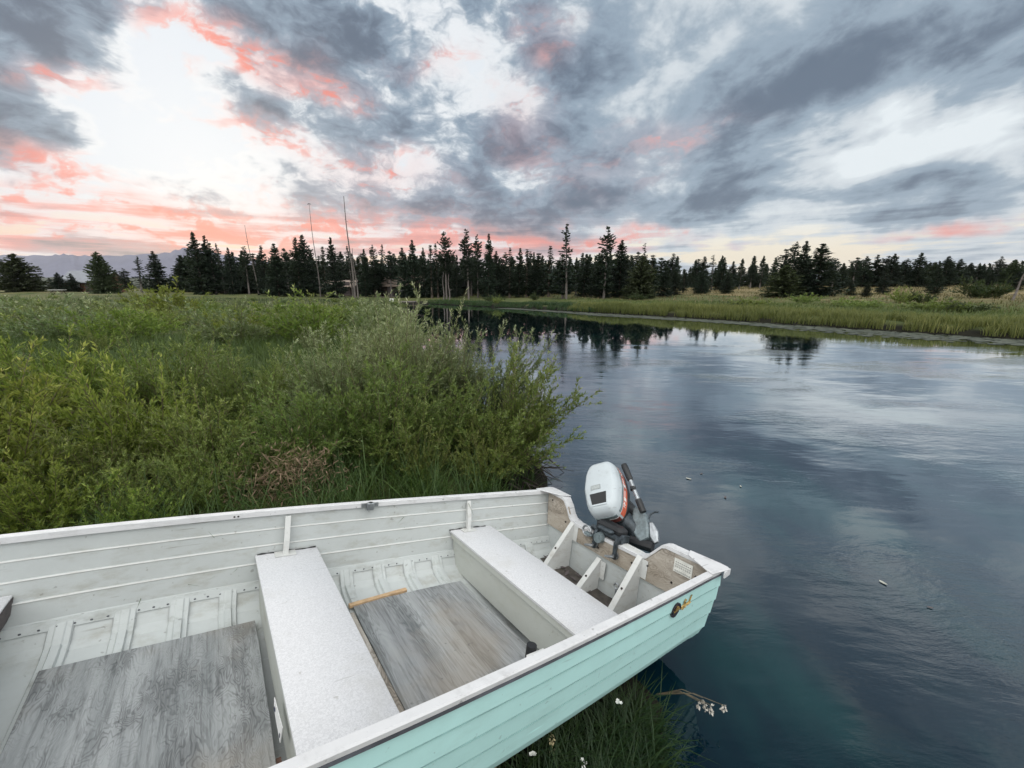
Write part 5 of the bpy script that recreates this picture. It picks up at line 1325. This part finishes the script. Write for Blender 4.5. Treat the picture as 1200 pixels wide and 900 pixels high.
# shrubs on the right-hand meadow
DK = [plant_mesh('dark_shrub', *willow(131 + k, 1.0, 1.0, 40, 5, 30, .13, .045, bend=.45, tipbright=.3, bare=.05), M['willow_d']) for k in range(2)]
GN = plant_mesh('green_shrub', *willow(141, 1.0, 1.0, 40, 5, 30, .13, .045, bend=.45, tipbright=.6, bare=.05), M['willow'])
for x, Y, h, wpx, ms, lab in ((1163, 33, 1.75, 50, DK[0], 'long dark rounded shrub beside the leaning trunk'), (1148, 34, 1.55, 40, DK[1], 'dark rounded shrub merged with the long dark one'), (1062, 31, 1.2, 34, GN, 'low green shrub in the middle of the right-hand meadow'), (1085, 30, 1.0, 30, DK[1], 'low dark shrub right of the low green one'),
                          (627, 45, 1.0, 14, DK[0], 'small dark shrub under the far trees, left of the open-topped pine'), (748, 43, .9, 26, DK[1], 'dark shrub at the foot of the broad low pine'), (1010, 27, .7, 60, GN, 'spreading green shrub behind the sedge, below the young pines'), (880, 30, .75, 60, GN, 'spreading green shrub behind the sedge, left of the dark clump'), (860, 29, .6, 44, DK[0], 'dark low shrub behind the sedge left of the dark clump'),
                          (1100, 24, .75, 70, GN, 'spreading green shrub behind the sedge, right of the young pines'), (1140, 23, .7, 50, DK[1], 'dark low shrub just behind the sedge at the right'), (945, 33, .8, 40, GN, 'green shrub at the foot of the dark clump of pines'), (578, 44, .8, 30, DK[1], 'dark shrub on the bank at the river end')):
    X = at_dist(x, Y); sx = wpx / F_PX * Y / 2.3
    put_plant('shrub', ms, gpos(X, Y), x * 1.7, (sx, sx, h / .95), lab, 'shrub', 'shrubs on the far bank')

# ------------------------------------------------------------------ cabins
def cabin(x, Y, W_, D_, H_, R_, wall, roof, rz, label, wins, door, chim=True):
    X = at_dist(x, Y); o = empty('cabin', gpos(X, Y), rz); tag(o, label, 'cabin')
    w, d = W_ / 2, D_ / 2
    gab = [(-w, -d, 0), (-w, d, 0), (-w, d, H_), (-w, 0, H_ + R_), (-w, -d, H_)]
    MB().prism(gab, (0, 0, -.2), (W_, 0, 0)).build('wall', wall, o)
    mb = MB(); e = .5; t = .12; sl = R_ / d
    for sg in (-1, 1):
        sec = [(-w - e, 0, H_ + R_ + .03), (-w - e, sg * (d + e), H_ - e * sl + .03), (-w - e, sg * (d + e), H_ - e * sl + .03 + t), (-w - e, 0, H_ + R_ + .03 + t)]
        mb.prism(sec, (0, 0, 0), (W_ + 2 * e, 0, 0))
    rf = mb.build('roof', roof, o)
    if chim: MB().box((w * .4, .3, H_ + R_ * .4), (w * .4 + .5, .8, H_ + R_ + .6), bev=.03).build('chimney', M['bark_pale'], rf)
    for cx, cz, ww, hh in wins:
        fr = MB()
        for a, b in (((cx - ww / 2, -d - .05, cz - hh / 2), (cx - ww / 2 + .09, -d - .003, cz + hh / 2)), ((cx + ww / 2 - .09, -d - .05, cz - hh / 2), (cx + ww / 2, -d - .003, cz + hh / 2)), ((cx - ww / 2 + .09, -d - .05, cz + hh / 2 - .09), (cx + ww / 2 - .09, -d - .003, cz + hh / 2)), ((cx - ww / 2 + .09, -d - .05, cz - hh / 2), (cx + ww / 2 - .09, -d - .003, cz - hh / 2 + .09)), ((cx - .03, -d - .05, cz - hh / 2 + .09), (cx + .03, -d - .003, cz + hh / 2 - .09))): fr.box(a, b)
        wn = fr.build('window', M['white'], o)
        MB().box((cx - ww / 2 + .09, -d - .02, cz - hh / 2 + .09), (cx + ww / 2 - .09, -d - .004, cz + hh / 2 - .09)).build('pane', GLASS, wn)
    dr = MB().box((door - .45, -d - .04, .05), (door + .45, -d - .003, 2.05), bev=.01).build('door', M['brown_dark'], o)
    MB().tube([(door + .33, -d - .04, 1.0), (door + .33, -d - .09, 1.0)], .03, 8).build('handle', M['alu'], dr)
    MB().box((-w - .2, -d - 1.6, .0), (w + .2, -d - .06, .14)).build('porch', M['bark'], o)
GLASS = plain('pale_window_pane', (.55, .58, .60), .08, 0, .05)
M['logs'] = plain('red_brown_cabin_wall', (.13, .055, .035), .8, 0, .3, 3, .3)
M['logs_d'] = plain('dark_log_wall', (.035, .024, .018), .8, 0, .3, 3, .3)
M['roof_g'] = plain('grey_metal_roof', (.20, .21, .235), .5, .2, .12, 1.5)
M['roof_b'] = plain('weathered_brown_roof', (.21, .165, .135), .8, 0, .25, 2)
cabin(112, 84, 7.0, 5.0, 2.2, 1.9, M['logs'], M['roof_g'], .12, 'small cabin with a grey roof and red-brown walls behind the stout left pine', [(-1.2, 1.4, .9, .9), (2.0, 1.4, .9, .9)], .6, False)
cabin(476, 63, 6.0, 4.5, 1.8, 1.3, M['logs_d'], M['roof_b'], -.15, 'dark cabin with two pale windows under the pines at the river end', [(.3, 1.1, .75, .65), (2.0, 1.1, .85, .65)], -1.5)
cabin(401, 66, 4.0, 3.5, 1.4, .8, M['logs_d'], M['roof_b'], .1, 'low dark shed behind the willow flat at the foot of the tall dead trunk', [(-.2, .95, .8, .5)], 1.2, False)

# landing at the river end, and a table out on the left meadow
X, Y = at_dist(459, 40.5), 40.5
dk = empty('wooden_landing', (X, Y, 0)); tag(dk, 'small wooden landing on posts where the river bends away', 'landing')
MB().box((-.4, -.6, .44), (2.2, .6, .52), bev=.015).build('deck', M['bark_pale'], dk)
for px_, py_ in ((-.3, -.5), (-.3, .5), (2.1, -.5), (2.1, .5), (.9, -.5)): MB().tube([(px_, py_, -.5), (px_, py_, .436)], .06, 8).build('post', M['bark'], dk)
cr = empty('white_chest', (X - .1, Y, .525), 0, .7); tag(cr, 'small white chest standing on the wooden landing', 'chest')
bd = MB().box((-.28, -.2, 0), (.28, .2, .30), bev=.02).build('body', M['white'], cr); MB().box((-.30, -.22, .305), (.30, .22, .37), bev=.02).build('lid', M['paper'], cr)
X, Y = at_dist(66, 62), 62
tb = empty('picnic_table', gpos(X, Y), .3); tag(tb, 'small dark picnic table out on the meadow at the far left', 'table')
MB().box((-.9, -.38, .72), (.9, .38, .78), bev=.01).build('tabletop', M['paper'], tb)
for sg in (-1, 1):
    MB().box((-.9, sg * .75 - .14, .42), (.9, sg * .75 + .14, .47), bev=.01).build('seat', M['bark'], tb)
    MB().prism([(sg * .65, -.75, 0), (sg * .65, -.68, 0), (sg * .65, .12, .715), (sg * .65, .02, .715)], (-.03, 0, 0), (.03, 0, 0)).prism([(sg * .65, .75, 0), (sg * .65, .68, 0), (sg * .65, -.12, .715), (sg * .65, -.02, .715)], (-.031, 0, 0), (.031, 0, 0)).build('leg', M['bark'], tb)
